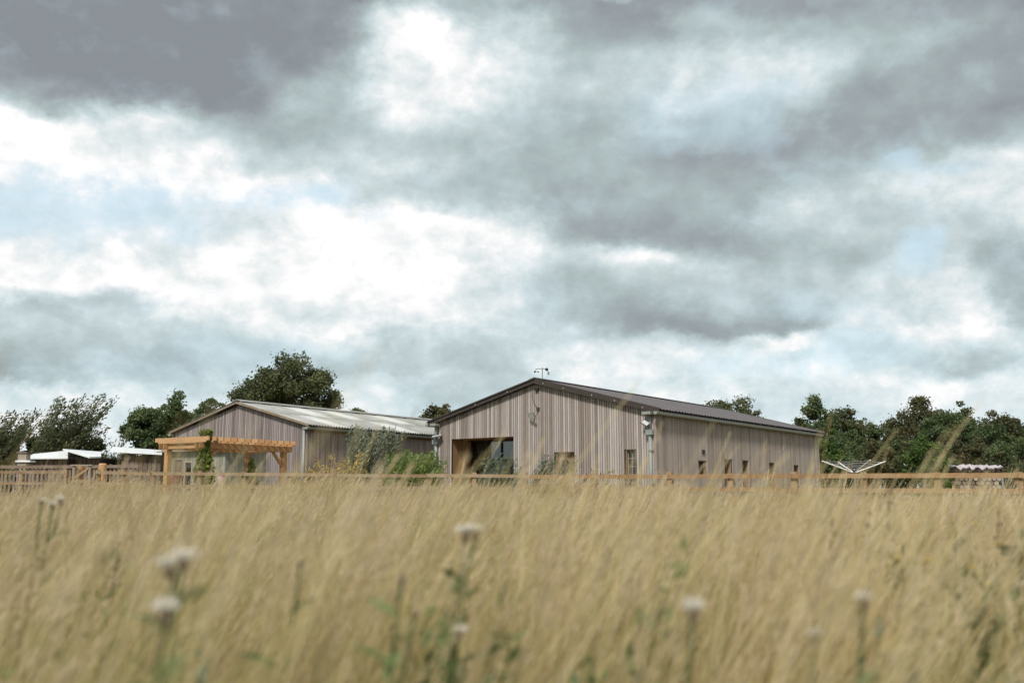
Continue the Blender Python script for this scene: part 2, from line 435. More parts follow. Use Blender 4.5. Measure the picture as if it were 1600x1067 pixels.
# ------------------------------------------------------------------ mesh helpers
class MB:
    def __init__(s): s.v = []; s.f = []; s.tone = []
    def quad(s, a, b, c, d):
        i = len(s.v); s.v += [tuple(a), tuple(b), tuple(c), tuple(d)]; s.f.append((i, i + 1, i + 2, i + 3)); return s
    def box(s, x0, x1, y0, y1, z0, z1):
        return s.hexa([(x0, y0), (x1, y0), (x1, y1), (x0, y1)], [z0] * 4, [z1] * 4)
    def hexa(s, ring, zb, zt):
        i = len(s.v)
        s.v += [(x, y, z) for (x, y), z in zip(ring, zb)] + [(x, y, z) for (x, y), z in zip(ring, zt)]
        s.f += [(i + 3, i + 2, i + 1, i), (i + 4, i + 5, i + 6, i + 7)]
        for k in range(4):
            j = (k + 1) % 4
            s.f.append((i + k, i + j, i + 4 + j, i + 4 + k))
        return s
    def slab(s, pts, thick):
        """sheet through four points, given thickness downwards"""
        i = len(s.v)
        s.v += [tuple(p) for p in pts] + [(p[0], p[1], p[2] - thick) for p in pts]
        s.f += [(i, i + 1, i + 2, i + 3), (i + 7, i + 6, i + 5, i + 4)]
        for k in range(4):
            j = (k + 1) % 4
            s.f.append((i + k, i + 4 + k, i + 4 + j, i + j))
        return s
    def tube(s, pts, rad, n=6, cap=True):
        pts = [Vector(p) for p in pts]
        if not hasattr(rad, '__len__'): rad = [rad] * len(pts)
        base = len(s.v)
        ref = Vector((0.31, 0.95, 0.1))
        for k, p in enumerate(pts):
            t = (pts[min(k + 1, len(pts) - 1)] - pts[max(k - 1, 0)]).normalized()
            a = t.cross(ref)
            if a.length < 0.05: a = t.cross(Vector((1, 0, 0)))
            a.normalize(); b = t.cross(a)
            for q in range(n):
                w = 2 * math.pi * q / n
                s.v.append(tuple(p + (a * math.cos(w) + b * math.sin(w)) * rad[k]))
        for k in range(len(pts) - 1):
            for q in range(n):
                r = (q + 1) % n
                s.f.append((base + k * n + q, base + k * n + r, base + (k + 1) * n + r, base + (k + 1) * n + q))
        if cap:
            s.f.append(tuple(base + q for q in range(n))[::-1])
            s.f.append(tuple(base + (len(pts) - 1) * n + q for q in range(n)))
        return s
    def bar(s, a, b, w, h):
        """rectangular bar from a to b, w across, h tall"""
        a, b = Vector(a), Vector(b)
        t = (b - a).normalized()
        side = t.cross(Vector((0, 0, 1)))
        if side.length < 0.05: side = Vector((1, 0, 0))
        side.normalize(); up = side.cross(t)
        i = len(s.v)
        for p in (a, b):
            for u, v in ((-1, -1), (1, -1), (1, 1), (-1, 1)):
                s.v.append(tuple(p + side * (u * w / 2) + up * (v * h / 2)))
        s.f += [(i, i + 3, i + 2, i + 1), (i + 4, i + 5, i + 6, i + 7)]
        for k in range(4):
            j = (k + 1) % 4
            s.f.append((i + k, i + j, i + 4 + j, i + 4 + k))
        return s
    def ball(s, c, r, nu=8, nv=6, sz=1.0):
        base = len(s.v)
        for a in range(nv + 1):
            th = math.pi * a / nv
            for b in range(nu):
                ph = 2 * math.pi * b / nu
                s.v.append((c[0] + r * math.sin(th) * math.cos(ph), c[1] + r * math.sin(th) * math.sin(ph), c[2] + r * sz * math.cos(th)))
        for a in range(nv):
            for b in range(nu):
                d = (b + 1) % nu
                s.f.append((base + a * nu + b, base + (a + 1) * nu + b, base + (a + 1) * nu + d, base + a * nu + d))
        return s
    def mesh(s, name, m, smooth=False):
        me = bpy.data.meshes.new(name)
        me.from_pydata(s.v, [], s.f)
        if m: me.materials.append(m)
        if smooth: me.polygons.foreach_set('use_smooth', [True] * len(me.polygons))
        me.update()
        return me
    def build(s, name, m, parent=None, smooth=False, loc=None):
        return obj(name, s.mesh(name, m, smooth), parent, loc)


def obj(name, me, parent=None, loc=None, rz=None):
    o = bpy.data.objects.new(name, me)
    COL.objects.link(o)
    if parent: o.parent = parent
    if loc is not None: o.location = loc
    if rz is not None: o.rotation_euler[2] = rz
    return o


def tag(o, label, cat, group=None, kind=None):
    o['label'] = label; o['category'] = cat
    if group: o['group'] = group
    if kind: o['kind'] = kind
    return o


def thing(name, label, cat, loc=(0, 0, 0), rz=0.0, group=None):
    o = bpy.data.objects.new(name, None)
    o.empty_display_size = 0.2
    COL.objects.link(o)
    o.location = loc; o.rotation_euler = (0, 0, rz)
    return tag(o, label, cat, group)


def arrays_mesh(name, V, F, m, tone=None, up=None):
    """mesh from numpy arrays of verts (n,3) and quads (k,4) or tris (k,3)"""
    me = bpy.data.meshes.new(name)
    k = F.shape[1]
    me.vertices.add(len(V)); me.vertices.foreach_set('co', np.ascontiguousarray(V, np.float32).ravel())
    me.loops.add(F.size); me.loops.foreach_set('vertex_index', np.ascontiguousarray(F, np.int32).ravel())
    me.polygons.add(len(F)); me.polygons.foreach_set('loop_start', np.arange(0, F.size, k, dtype=np.int32))
    for nm, arr in (('tone', tone), ('up', up)):
        if arr is not None:
            a = me.attributes.new(nm, 'FLOAT', 'POINT'); a.data.foreach_set('value', np.ascontiguousarray(arr, np.float32))
    if m: me.materials.append(m)
    me.update(calc_edges=True); me.validate()
    return me


# ------------------------------------------------------------------ ground
gb = MB()
ring = [0, 12, 30, 60, 120, 300, 900, 2500]
N = 48
gv = [(0, 0, 0)]; gf = []
for r in ring[1:]:
    for k in range(N):
        a = 2 * math.pi * k / N
        gv.append((r * math.cos(a), r * math.sin(a), 0))
for k in range(N): gf.append((0, 1 + k, 1 + (k + 1) % N))
for j in range(len(ring) - 2):
    for k in range(N):
        a, b = 1 + j * N + k, 1 + j * N + (k + 1) % N
        gf.append((a, a + N, b + N, b))
gb.v, gb.f = gv, gf
gr = gb.build('ground', M['ground'])
gr['kind'] = 'structure'


# ------------------------------------------------------------------ barns
def corrugated(lx, ly, pitch, amp, steps=6, box=False, thick=0.008):
    """profiled sheet: waves run across x, sheet runs along y; lies in z = 0"""
    n = max(2, int(round(lx / pitch * steps)))
    b = MB()
    for i in range(n + 1):
        x = lx * i / n
        ph = x / pitch
        if box: z = amp if (ph % 1.0) < 0.22 else 0.0
        else: z = amp * math.sin(2 * math.pi * ph)
        for y in (0, ly):
            b.v.append((x, y, z)); b.v.append((x, y, z - thick))
    for i in range(n):
        p = i * 4; q = p + 4
        b.f += [(p, q, q + 2, p + 2), (p + 3, q + 3, q + 1, p + 1), (p + 1, q + 1, q, p), (p + 2, q + 2, q + 3, p + 3)]
    b.f += [(0, 2, 3, 1), (n * 4 + 1, n * 4 + 3, n * 4 + 2, n * 4)]
    return b


def barn(name, label, loc, rz, L, W, He, Hr, pitch, fo, so, mats, z0=0.12):
    """gabled shed. local x runs back along the right-hand side, y runs left along the front, origin at the near right corner.
    fo / so: openings in the front / right-hand wall as (a0, a1, z0, z1)"""
    root = thing(name, label, 'barn', loc, rz)
    top = lambda y: He + (Hr - He) * (1 - abs(y - W / 2) / (W / 2))
    # backing walls, built in columns round the openings
    wb = MB()

    def intervals(ops, a, b, zt):
        mid = (a + b) / 2
        cut = sorted((o[2], o[3]) for o in ops if o[0] - 1e-4 <= mid <= o[1] + 1e-4)
        res = []; z = 0.0
        for c0, c1 in cut:
            if c0 > z: res.append((z, c0, False))
            z = max(z, c1)
        res.append((z, zt, True))
        return res
    ys = sorted({0.0, W, W / 2} | {o[k] for o in fo for k in (0, 1)})
    for a, b in zip(ys[:-1], ys[1:]):
        for za, zb, last in intervals(fo, a, b, None):
            ta, tb = (top(a) - 0.02, top(b) - 0.02) if last else (zb, zb)
            wb.hexa([(0.03, a), (0.11, a), (0.11, b), (0.03, b)], [za] * 4, [ta, ta, tb, tb])
    xs = sorted({0.11, L - 0.1} | {o[k] for o in so for k in (0, 1)})
    for a, b in zip(xs[:-1], xs[1:]):
        for za, zb, last in intervals(so, a, b, He - 0.03):
            wb.box(a, b, 0.03, 0.11, za, zb)
    wb.box(0.11, L - 0.1, W - 0.1, W, 0, He - 0.03)
    for a, b in ((0, W / 2), (W / 2, W)):
        wb.hexa([(L - 0.1, a), (L, a), (L, b), (L - 0.1, b)], [0] * 4, [top(a) - 0.02] * 2 + [top(b) - 0.02] * 2)
    wb.build('wall', mats['back'], root)
    # front boards: one object each, cut to the roof line and round the openings
    n = int(round((W - 0.16) / pitch))
    p = (W - 0.16) / n
    for i in range(n):
        a = 0.08 + i * p + 0.010; b = 0.08 + (i + 1) * p - 0.010
        dx = random.uniform(-0.004, 0.004)
        mid = (a + b) / 2
        cuts = sorted((o[2], o[3]) for o in fo if o[0] - 0.01 <= mid <= o[1] + 0.01)
        z = z0; segs = []
        for c0, c1 in cuts:
            if c0 - z > 0.15: segs.append((z, c0, False))
            z = max(z, c1)
        segs.append((z, None, True))
        for za, zb, last in segs:
            ta, tb = (top(a) - 0.05, top(b) - 0.05) if last else (zb, zb)
            m = MB().hexa([(0.002 + dx, a), (0.027, a), (0.027, b), (0.002 + dx, b)], [za] * 4, [ta, ta, tb, tb])
            m.build('board', mats['front'], root)
    # side boards share mesh data by length
    n = int(round((L - 0.16) / pitch)); p = (L - 0.16) / n
    cache = {}
    for i in range(n):
        a = 0.08 + i * p
        mid = a + p / 2
        cuts = sorted((o[2], o[3]) for o in so if o[0] - 0.01 <= mid <= o[1] + 0.01)
        z = z0; segs = []
        for c0, c1 in cuts:
            if c0 - z > 0.15: segs.append((z, c0))
            z = max(z, c1)
        segs.append((z, He - 0.05))
        for za, zb in segs:
            key = (round(za, 2), round(zb, 2))
            if key not in cache:
                cache[key] = MB().box(0.010, p - 0.010, 0.002, 0.027, za, zb).mesh('board', mats['side'])
            obj('board', cache[key], root, (a, random.uniform(-0.003, 0.003), 0))
    MB().box(-0.012, 0.075, -0.012, 0.075, z0, He - 0.02).build('corner_board', mats['side'], root)
    MB().box(-0.012, 0.075, W - 0.075, W + 0.012, z0, He - 0.02).build('corner_board', mats['front'], root)
    MB().box(L - 0.075, L + 0.012, -0.012, 0.075, z0, He - 0.06).build('corner_board', mats['side'], root)
    return root, top


def roof_of(root, L, W, He, Hr, mats, prof, ov_eave=0.22, ov_verge=0.14, sheet_w=1.0, rows=2, lights=()):
    th = math.atan2(Hr - He, W / 2)
    sl = math.hypot(W / 2, Hr - He)
    tot = sl + ov_eave / math.cos(th)
    x0, x1 = -ov_verge, L + ov_verge
    # deck under the sheets
    d = MB()
    ez = He - ov_eave * math.tan(th)
    for s_, yy in ((0, -ov_eave), (1, W + ov_eave)):
        pts = [(x0 + 0.03, yy, ez + 0.035), (x1 - 0.03, yy, ez + 0.035), (x1 - 0.03, W / 2, Hr + 0.035), (x0 + 0.03, W / 2, Hr + 0.035)]
        if s_: pts = pts[::-1]
        d.slab(pts, 0.03)
    roof = d.build('roof', mats['deck'], root)
    n = int(round((x1 - x0) / sheet_w)); w = (x1 - x0) / n
    rl = tot / rows
    pitch, amp, box = prof
    me = corrugated(w + pitch * 0.4, rl + 0.12, pitch, amp, box=box).mesh('roof_sheet', mats['sheet'], not box)
    me2 = corrugated(w + pitch * 0.4, rl + 0.12, pitch, amp, box=box).mesh('rooflight_sheet', mats['light'], not box) if lights else None
    for side in (0, 1):
        for r in range(rows):
            for i in range(n):
                lit = (side == 0) and ((i, r) in lights)
                o = obj('rooflight_sheet' if lit else 'roof_sheet', me2 if lit else me, roof)
                if lit: o['label'] = 'pale translucent roof sheet'
                lift = 0.052 + amp + 0.012 * r + random.uniform(0, 0.004)
                yy = -ov_eave - 0.05 + math.cos(th) * rl * r
                zz = ez - 0.05 * math.tan(th) + math.sin(th) * rl * r + lift
                if side == 0:
                    o.location = (x0 + w * i, yy, zz); o.rotation_euler = (th, 0, 0)
                else:
                    o.location = (x0 + w * (i + 1), W - yy, zz); o.rotation_euler = (th, 0, math.pi)
    return roof, th, ez, x0, x1


B2 = Vector((4.438, 31.0, 0.0))
rz2 = math.pi / 2 - R(36.6)
F2 = [(5.45, 8.23, 0.12, 2.82), (2.99, 3.74, 0.12, 2.24), (0.73, 1.09, 0.95, 2.26)]
S2 = [(2.91, 3.51, 1.45, 1.98), (4.94, 5.47, 0.95, 2.09), (6.39, 6.95, 0.95, 2.09), (8.84, 9.40, 0.95, 2.07), (11.36, 11.86, 0.95, 2.04)]
b2, top2 = barn('larch_barn', 'large larch slatted barn with a dark brown roof edge and wide recessed glazed opening', B2, rz2,
                14.2, 9.0, 3.43, 4.62, 0.088, F2, S2, dict(back=M['backing'], front=M['larch'], side=M['larch_side']))
roof2, th2, ez2, rx0, rx1 = roof_of(b2, 14.2, 9.0, 3.43, 4.62, dict(deck=M['trim'], sheet=M['roofdark'], light=M['roofdark']),
                                    (0.2, 0.028, True), ov_eave=0.2, rows=1)
W2, L2, He2, Hr2 = 9.0, 14.2, 3.43, 4.62
# ridge cap in lengths
n = 7
for i in range(n):
    a = rx0 + (rx1 - rx0) * i / n; b = rx0 + (rx1 - rx0) * (i + 1) / n + 0.02
    m = MB()
    for s_ in (-1, 1):
        m.slab([(a, W2 / 2, Hr2 + 0.15), (b, W2 / 2, Hr2 + 0.15), (b, W2 / 2 + s_ * 0.22, Hr2 + 0.15 - 0.22 * math.tan(th2)), (a, W2 / 2 + s_ * 0.22, Hr2 + 0.15 - 0.22 * math.tan(th2))][::-s_], 0.012)
    m.build('ridge_cap', M['roofdark'], roof2)


def verge(root, W, He, Hr, th, x, ov, depth, m, thick=0.035, lift=0.1, name='bargeboard', both=True):
    for s_ in (0, 1):
        ya, yb = (-ov, W / 2) if s_ == 0 else (W / 2, W + ov)
        za = He - ov * math.tan(th) if s_ == 0 else Hr
        zb = Hr if s_ == 0 else He - ov * math.tan(th)
        b = MB().hexa([(x, ya), (x + thick, ya), (x + thick, yb), (x, yb)], [za + lift - depth] * 2 + [zb + lift - depth] * 2, [za + lift] * 2 + [zb + lift] * 2)
        b.build(name, m, root)


verge(b2, W2, He2, Hr2, th2, rx0 - 0.035, 0.22, 0.185, M['trim'], lift=0.125)
verge(b2, W2, He2, Hr2, th2, rx1, 0.22, 0.26, M['trim'], lift=0.125)
for y in (0.35, 1.35, 2.2, 3.3, 4.1, 5.6, 7.0):       # pale fixings on the roof edge
    z = He2 + (Hr2 - He2) * (1 - abs(y - W2 / 2) / (W2 / 2))
    MB().tube([(rx0 - 0.05, y, z + 0.01), (rx0 - 0.033, y, z + 0.01)], 0.022, 8).build('bolt', M['concrete'], b2)


def gutter(root, x0, x1, y, z, m, out=-1):
    g = MB()
    prof = [(0, 0), (0, -0.06), (0.03 * out, -0.095), (0.09 * out, -0.095), (0.12 * out, -0.06), (0.12 * out, 0.0), (0.105 * out, 0.0), (0.09 * out, -0.06), (0.03 * out, -0.075), (0.015 * out, 0.0)]
    k = len(prof)
    for x in (x0, x1):
        for a, b in prof: g.v.append((x, y + a, z + b))
    for i in range(k):
        j = (i + 1) % k
        g.f.append((i, j, k + j, k + i))
    g.f.append(tuple(range(0, 6))[::-1]); g.f.append(tuple(k + q for q in range(0, 6)))
    return g.build('gutter', m, root)


gutter(b2, -0.30, L2 + 0.12, -0.09, He2 - 0.05, M['gutter'])
gutter(b2, -0.30, L2 + 0.12, W2 + 0.09, He2 - 0.05, M['gutter'], 1)


def downpipe(root, y, ze, zh, m):
    d = MB()
    x = -0.075
    d.tube([(x, y, ze), (x, y, zh + 0.05)], 0.05, 10)
    o = d.build('downpipe', m, root, True)
    h = MB()
    h.hexa([(x - 0.06, y - 0.06), (x + 0.06, y - 0.06), (x + 0.06, y + 0.06), (x - 0.06, y + 0.06)], [zh - 0.16] * 4, [zh - 0.10] * 4)
    h.hexa([(x - 0.10, y - 0.11), (x + 0.07, y - 0.11), (x + 0.07, y + 0.11), (x - 0.10, y + 0.11)], [zh - 0.098] * 4, [zh + 0.06] * 4)
    h.build('hopper', m, o)
    MB().tube([(x, y, zh - 0.155), (x, y, 0.0)], 0.058, 10).build('lower_pipe', m, o, True)
    for z in (1.2, 2.2):
        MB().box(x - 0.07, x + 0.07, y - 0.075, y + 0.075, z - 0.02, z + 0.02).build('bracket', m, o)


downpipe(b2, 0.16, He2 - 0.06, 2.78, M['galv'])
downpipe(b2, 8.88, He2 - 0.06, 2.76, M['galv'])
MB().box(-0.30, -0.03, 0.02, 0.32, He2 - 0.13, He2 - 0.04).build('gutter_outlet', M['gutter'], b2)
MB().box(-0.30, -0.03, 8.72, 8.98, He2 - 0.13, He2 - 0.04).build('gutter_outlet', M['gutter'], b2)

# recessed glazed opening
y0, y1, za, zb = F2[0]
D_ = 1.13
pl = MB()
pl.box(0.11, D_ + 0.1, y0 - 0.07, y0 - 0.003, za - 0.1, zb + 0.07)
pl.box(0.11, D_ + 0.1, y0 - 0.003, y1 + 0.003, zb + 0.003, zb + 0.07)
pl.box(0.11, D_ + 0.1, y0 - 0.003, y1 + 0.003, za - 0.1, za - 0.003)
porch = pl.build('porch_lining', M['lining'], b2)
n = 9
for i in range(n):      # upright boards on the left reveal
    a = 0.035 + (D_ + 0.03) * i / n
    MB().box(a, a + (D_ + 0.03) / n - 0.012, y1 + random.uniform(0.002, 0.006), y1 + 0.05, za, zb).build('lining_board', M['lining'], porch)
MB().bar((0.16, y1 - 0.06, 0.5), (0.95, y1 - 0.06, 2.72), 0.07, 0.10).build('brace', M['softwood'], porch)
win = MB()
nm = 4
wp = (y1 - y0 - 0.02) / nm
for i in range(nm + 1):
    y = y0 + 0.01 + wp * i
    win.box(D_, D_ + 0.07, max(y0 + 0.004, y - 0.035), min(y1 - 0.004, y + 0.035), za + 0.061, zb - 0.061)
win.box(D_, D_ + 0.07, y0 + 0.004, y1 - 0.004, za, za + 0.06)
win.box(D_, D_ + 0.07, y0 + 0.004, y1 - 0.004, zb - 0.06, zb)
win.box(D_ + 0.005, D_ + 0.065, y0 + 0.004, y1 - 0.004, 2.07, 2.12)
wino = win.build('window', M['trim'], b2)
for i in range(nm):
    for z_0, z_1 in ((za + 0.06, 2.07), (2.12, zb - 0.06)):
        y = y0 + 0.01 + wp * i
        MB().box(D_ + 0.03, D_ + 0.038, y + 0.03, y + wp - 0.03, z_0, z_1).build('pane', M['glass'], wino)
for i in range(nm):
    y = y0 + 0.01 + wp * i
    MB().box(D_ + 0.12, D_ + 0.13, y + 0.02, y + wp - 0.02, 2.10, zb - 0.05).build('blind', M['white'], wino)
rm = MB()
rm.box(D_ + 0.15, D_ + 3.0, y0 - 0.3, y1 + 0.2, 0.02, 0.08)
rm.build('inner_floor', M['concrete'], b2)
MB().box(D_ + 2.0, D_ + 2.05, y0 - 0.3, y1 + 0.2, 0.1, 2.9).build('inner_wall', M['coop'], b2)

# brown door in its recess
y0, y1, za, zb = F2[1]
m = MB()
m.box(0.03, 0.22, y0 + 0.002, y0 + 0.03, za, zb); m.box(0.03, 0.22, y1 - 0.03, y1 - 0.002, za, zb); m.box(0.03, 0.22, y0 + 0.03, y1 - 0.03, zb - 0.03, zb - 0.002)
dr = m.build('door', M['brown_door'], b2)
for i in range(6):
    a = y0 + 0.035 + (y1 - y0 - 0.07) * i / 6
    MB().box(0.16, 0.2, a, a + (y1 - y0 - 0.07) / 6 - 0.008, za, zb - 0.032).build('plank', M['brown_door'], dr)
MB().box(0.13, 0.158, y0 + 0.06, y0 + 0.09, 1.0, 1.16).build('handle', M['black'], dr)


def window(root, axis, a0, a1, za, zb, depth, nx, nz, frame_m, bar_m, back_m=None, fw=0.045):
    """recessed window. axis 'f' = in the front wall, 's' = in the right-hand wall"""
    def bx(m, d0, d1, p0, p1, z0, z1):
        if axis == 'f': m.box(d0, d1, p0, p1, z0, z1)
        else: m.box(p0, p1, d0, d1, z0, z1)
    m = MB()
    e = 0.003
    bx(m, 0.03, depth, a0 + e, a0 + 0.025, za, zb); bx(m, 0.03, depth, a1 - 0.025, a1 - e, za, zb)
    bx(m, 0.03, depth, a0 + 0.025, a1 - 0.025, zb - 0.025, zb - e); bx(m, 0.0, depth, a0 + 0.025, a1 - 0.025, za + e, za + 0.025)
    w = m.build('window', frame_m, root)
    f = MB()
    i0, i1, j0, j1 = a0 + 0.026, a1 - 0.026, za + 0.026, zb - 0.026
    bx(f, depth - 0.05, depth - 0.01, i0, i0 + fw, j0, j1); bx(f, depth - 0.05, depth - 0.01, i1 - fw, i1, j0, j1)
    bx(f, depth - 0.05, depth - 0.01, i0 + fw, i1 - fw, j0, j0 + fw); bx(f, depth - 0.05, depth - 0.01, i0 + fw, i1 - fw, j1 - fw, j1)
    for k in range(1, nx):
        c = i0 + (i1 - i0) * k / nx
        bx(f, depth - 0.048, depth - 0.012, c - 0.009, c + 0.009, j0 + fw, j1 - fw)
    for k in range(1, nz):
        c = j0 + (j1 - j0) * k / nz
        bx(f, depth - 0.045, depth - 0.015, i0 + fw, i1 - fw, c - 0.009, c + 0.009)
    f.build('frame', bar_m, w)
    p = MB(); bx(p, depth - 0.034, depth - 0.028, i0 + fw - 0.005, i1 - fw + 0.005, j0 + fw - 0.005, j1 - fw + 0.005)
    p.build('pane', M['glass'], w)
    return w


window(b2, 'f', *F2[2], 0.16, 2, 5, M['brown_door'], M['pale'], fw=0.018)
for o in S2[:1]: window(b2, 's', *o, 0.2, 1, 1, M['brown_door'], M['trim'])
for o in S2[1:]: window(b2, 's', *o, 0.24, 1, 2, M['brown_door'], M['brown_door'])
MB().box(3.16, 3.34, -0.03, 0.0, 2.21, 2.34).build('vent_cowl', M['black'], b2)
# alarm boxes and cable up the gable
MB().box(-0.07, 0.0, 4.40, 4.52, 4.30, 4.40).build('sensor_box', M['black'], b2)
MB().box(-0.06, 0.0, 4.37, 4.47, 3.66, 3.76).build('sensor_box', M['black'], b2)
MB().tube([(-0.012, 4.63, 4.4), (-0.012, 4.64, 4.1), (-0.012, 4.60, 3.9), (-0.012, 4.45, 3.72), (-0.012, 4.46, 3.5)], 0.009, 5).build('cable', M['black'], b2)


def floodlight(label, y, z, tilt, turn, roll=0.0, size=1.0, face=M['lamp']):
    """flat flood lamp with bracket on the front wall of the larch barn"""
    p = b2.matrix_basis @ Vector((0, 0, 0))
    c, s_ = math.cos(rz2), math.sin(rz2)
    loc = B2 + Vector((c * -0.10 - s_ * y, s_ * -0.10 + c * y, z))
    t = thing('floodlight', label, 'light', loc, rz2, 'flood lamps on the larch barn')
    MB().bar((0.10, 0, 0.02), (-0.06, 0, 0.0), 0.05, 0.03).build('bracket', M['black'], t)
    h = MB().box(-0.018, 0.018, -0.16, 0.16, -0.10, 0.10).build('housing', M['grey_metal'], t)
    h.location = (-0.10, 0, 0); h.rotation_euler = (R(roll), R(tilt), R(turn)); h.scale = (1, size, size)
    f_ = MB().box(-0.028, -0.019, -0.145, 0.145, -0.085, 0.085).build('lens', face, h)
    return t


floodlight('small floodlight high on the larch gable below the ridge', 4.56, 3.46, -25, -20)
floodlight('white floodlight above the pipe hopper at the near corner of the larch barn', 0.24, 3.03, 40, 20, 40, 0.75)
floodlight('silver floodlight tilted over the pipe hopper beside the wide opening', 8.74, 2.93, 72, 0, -38, 1.1)

# weather station on the ridge
wp_ = B2 + Vector((-math.sin(rz2) * 4.5 + math.cos(rz2) * 0.35, math.cos(rz2) * 4.5 + math.sin(rz2) * 0.35, 4.74))
ws = thing('weather_station', 'small weather station with cup arms on a mast at the barn ridge', 'weather station', wp_, 0.0)
MB().tube([(0, 0, 0), (0, 0, 0.40)], 0.014, 6).build('mast', M['grey_metal'], ws)
MB().bar((-0.22, 0, 0.36), (0.16, 0, 0.36), 0.02, 0.02).build('crossarm', M['grey_metal'], ws)
MB().ball((0.15, 0, 0.34), 0.055, 8, 6).build('wind_vane', M['black'], ws)
cup = MB()
for a in (0, 2.1, 4.2):
    q = Vector((-0.22 + 0.08 * math.cos(a), 0.08 * math.sin(a), 0.26))
    cup.tube([(-0.22, 0, 0.26), q], 0.006, 4); cup.ball(q, 0.028, 6, 4)
cup.tube([(-0.22, 0, 0.36), (-0.22, 0, 0.24)], 0.008, 5)
cup.build('anemometer', M['black'], ws)
MB().box(0.18, 0.24, -0.03, 0.03, 0.16, 0.26).build('rain_gauge', M['grey_metal'], ws)
MB().tube([(0.15, 0, 0.36), (0.21, 0, 0.24)], 0.008, 5).build('arm', M['grey_metal'], ws)

# older barn behind the pergola
B1 = Vector((-7.345, 36.0, 0.0)); rz1 = math.pi / 2 - R(34.0)
W1, L1, He1, Hr1 = 7.3, 13.0, 3.32, 4.27
F1 = [(2.24, 2.79, 1.35, 2.46)]
b1, top1 = barn('old_barn', 'older purple grey boarded barn with a pale corrugated roof, behind the pergola', B1, rz1, L1, W1, He1, Hr1, 0.092, F1, [],
                dict(back=M['backing'], front=M['old_board'], side=M['old_side']))
roof1, th1, ez1, qx0, qx1 = roof_of(b1, L1, W1, He1, Hr1, dict(deck=M['backing'], sheet=M['sheet'], light=M['rooflight']), (0.146, 0.026, False),
                                    ov_eave=0.24, rows=2, lights={(1, 0), (4, 1), (5, 0), (7, 1), (9, 0), (2, 1), (11, 1)})
verge(b1, W1, He1, Hr1, th1, qx0 - 0.03, 0.22, 0.085, M['verge'], lift=0.09)
for i in range(13):
    a = qx0 + (qx1 - qx0) * i / 13; b = qx0 + (qx1 - qx0) * (i + 1) / 13
    m = MB()
    for s_ in (-1, 1):
        h = Hr1 + 0.175
        m.slab([(a + 0.004, W1 / 2, h), (b - 0.004, W1 / 2, h), (b - 0.004, W1 / 2 + s_ * 0.26, h - 0.075), (a + 0.004, W1 / 2 + s_ * 0.26, h - 0.075)][::-s_], 0.02)
    m.build('ridge_cap', M['sheet'], roof1)
    MB().box(a, b, W1 / 2 - 0.16, W1 / 2 + 0.16, Hr1 + 0.02, Hr1 + 0.10).build('ridge_slot_shade', M['black'], roof1)  # solid black fill standing in for the shade inside the vent slots
    c = (a + b) / 2 + 0.26
    MB().box(c - 0.24, c + 0.24, W1 / 2 - 0.25, W1 / 2 + 0.25, Hr1 + 0.03, Hr1 + 0.115).build('ridge_block', M['sheet'], roof1)
gutter(b1, -0.2, L1, -0.10, He1 - 0.06, M['gutter'])
gutter(b1, -0.2, L1, W1 + 0.10, He1 - 0.06, M['gutter'], 1)
d = MB(); d.tube([(-0.08, 0.06, He1 - 0.08), (-0.08, 0.06, 0)], 0.045, 10); d.build('downpipe', M['galv'], b1, True)
MB().box(-0.14, 0.02, -0.14, 0.1, He1 - 0.15, He1 - 0.07).build('gutter_outlet', M['galv'], b1)
MB().box(0.3, L1, -0.022, -0.002, He1 - 0.22, He1 - 0.1).build('fascia', M['rail'], b1)
window(b1, 'f', *F1[0], 0.14, 1, 1, M['backing'], M['backing'])
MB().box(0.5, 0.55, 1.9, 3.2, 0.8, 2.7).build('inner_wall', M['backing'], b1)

# ------------------------------------------------------------------ pergola
PG = Vector((-8.22, 27.2, 0.0)); rzp = math.pi / 2 - R(33)
pg = thing('pergola', 'new orange timber pergola with a row of close rafters in front of the old barn', 'pergola', PG, rzp)
PL, PW, PZ = 3.30, 2.1, 2.26     # along x (back), along y (left)
for x, y in ((0.15, 0.3), (PL - 0.2, 0.3), (0.15, PW - 0.3), (PL - 0.2, PW - 0.3)):
    MB().box(x - 0.075, x + 0.075, y - 0.075, y + 0.075, 0, PZ).build('post', M['softwood'], pg)
for y in (0.3, PW - 0.3):
    MB().box(-0.1, PL + 0.05, y - 0.1, y - 0.078, PZ - 0.16, PZ).build('beam', M['softwood'], pg)
    MB().box(-0.1, PL + 0.05, y + 0.078, y + 0.1, PZ - 0.16, PZ).build('beam', M['softwood'], pg)
for x in (0.15, PL - 0.2):
    MB().box(x - 0.1, x - 0.078, 0.41, PW - 0.41, PZ - 0.15, PZ - 0.01).build('beam', M['softwood'], pg)
for i in range(14):
    x = 0.0 + (PL - 0.06) * i / 13
    m = MB(); b = 0.023
    zt = PZ + 0.155 + random.uniform(-0.004, 0.004)
    m.hexa([(x - b, -0.05), (x + b, -0.05), (x + b, PW + 0.08), (x - b, PW + 0.08)], [PZ + 0.045] * 2 + [PZ + 0.045] * 2, [zt] * 4)
    m.hexa([(x - b + .001, 0.06), (x + b - .001, 0.06), (x + b - .001, PW - 0.06), (x - b + .001, PW - 0.06)], [PZ + 0.002] * 4, [PZ + 0.046] * 4)
    m.build('rafter', M['softwood'], pg)
for x, y, sx in ((0.15, 0.3, 1), (PL - 0.2, 0.3, -1)):
    MB().bar((x + sx * 0.08, y, PZ - 0.55), (x + sx * 0.5, y, PZ - 0.10), 0.05, 0.08).build('brace', M['softwood'], pg)


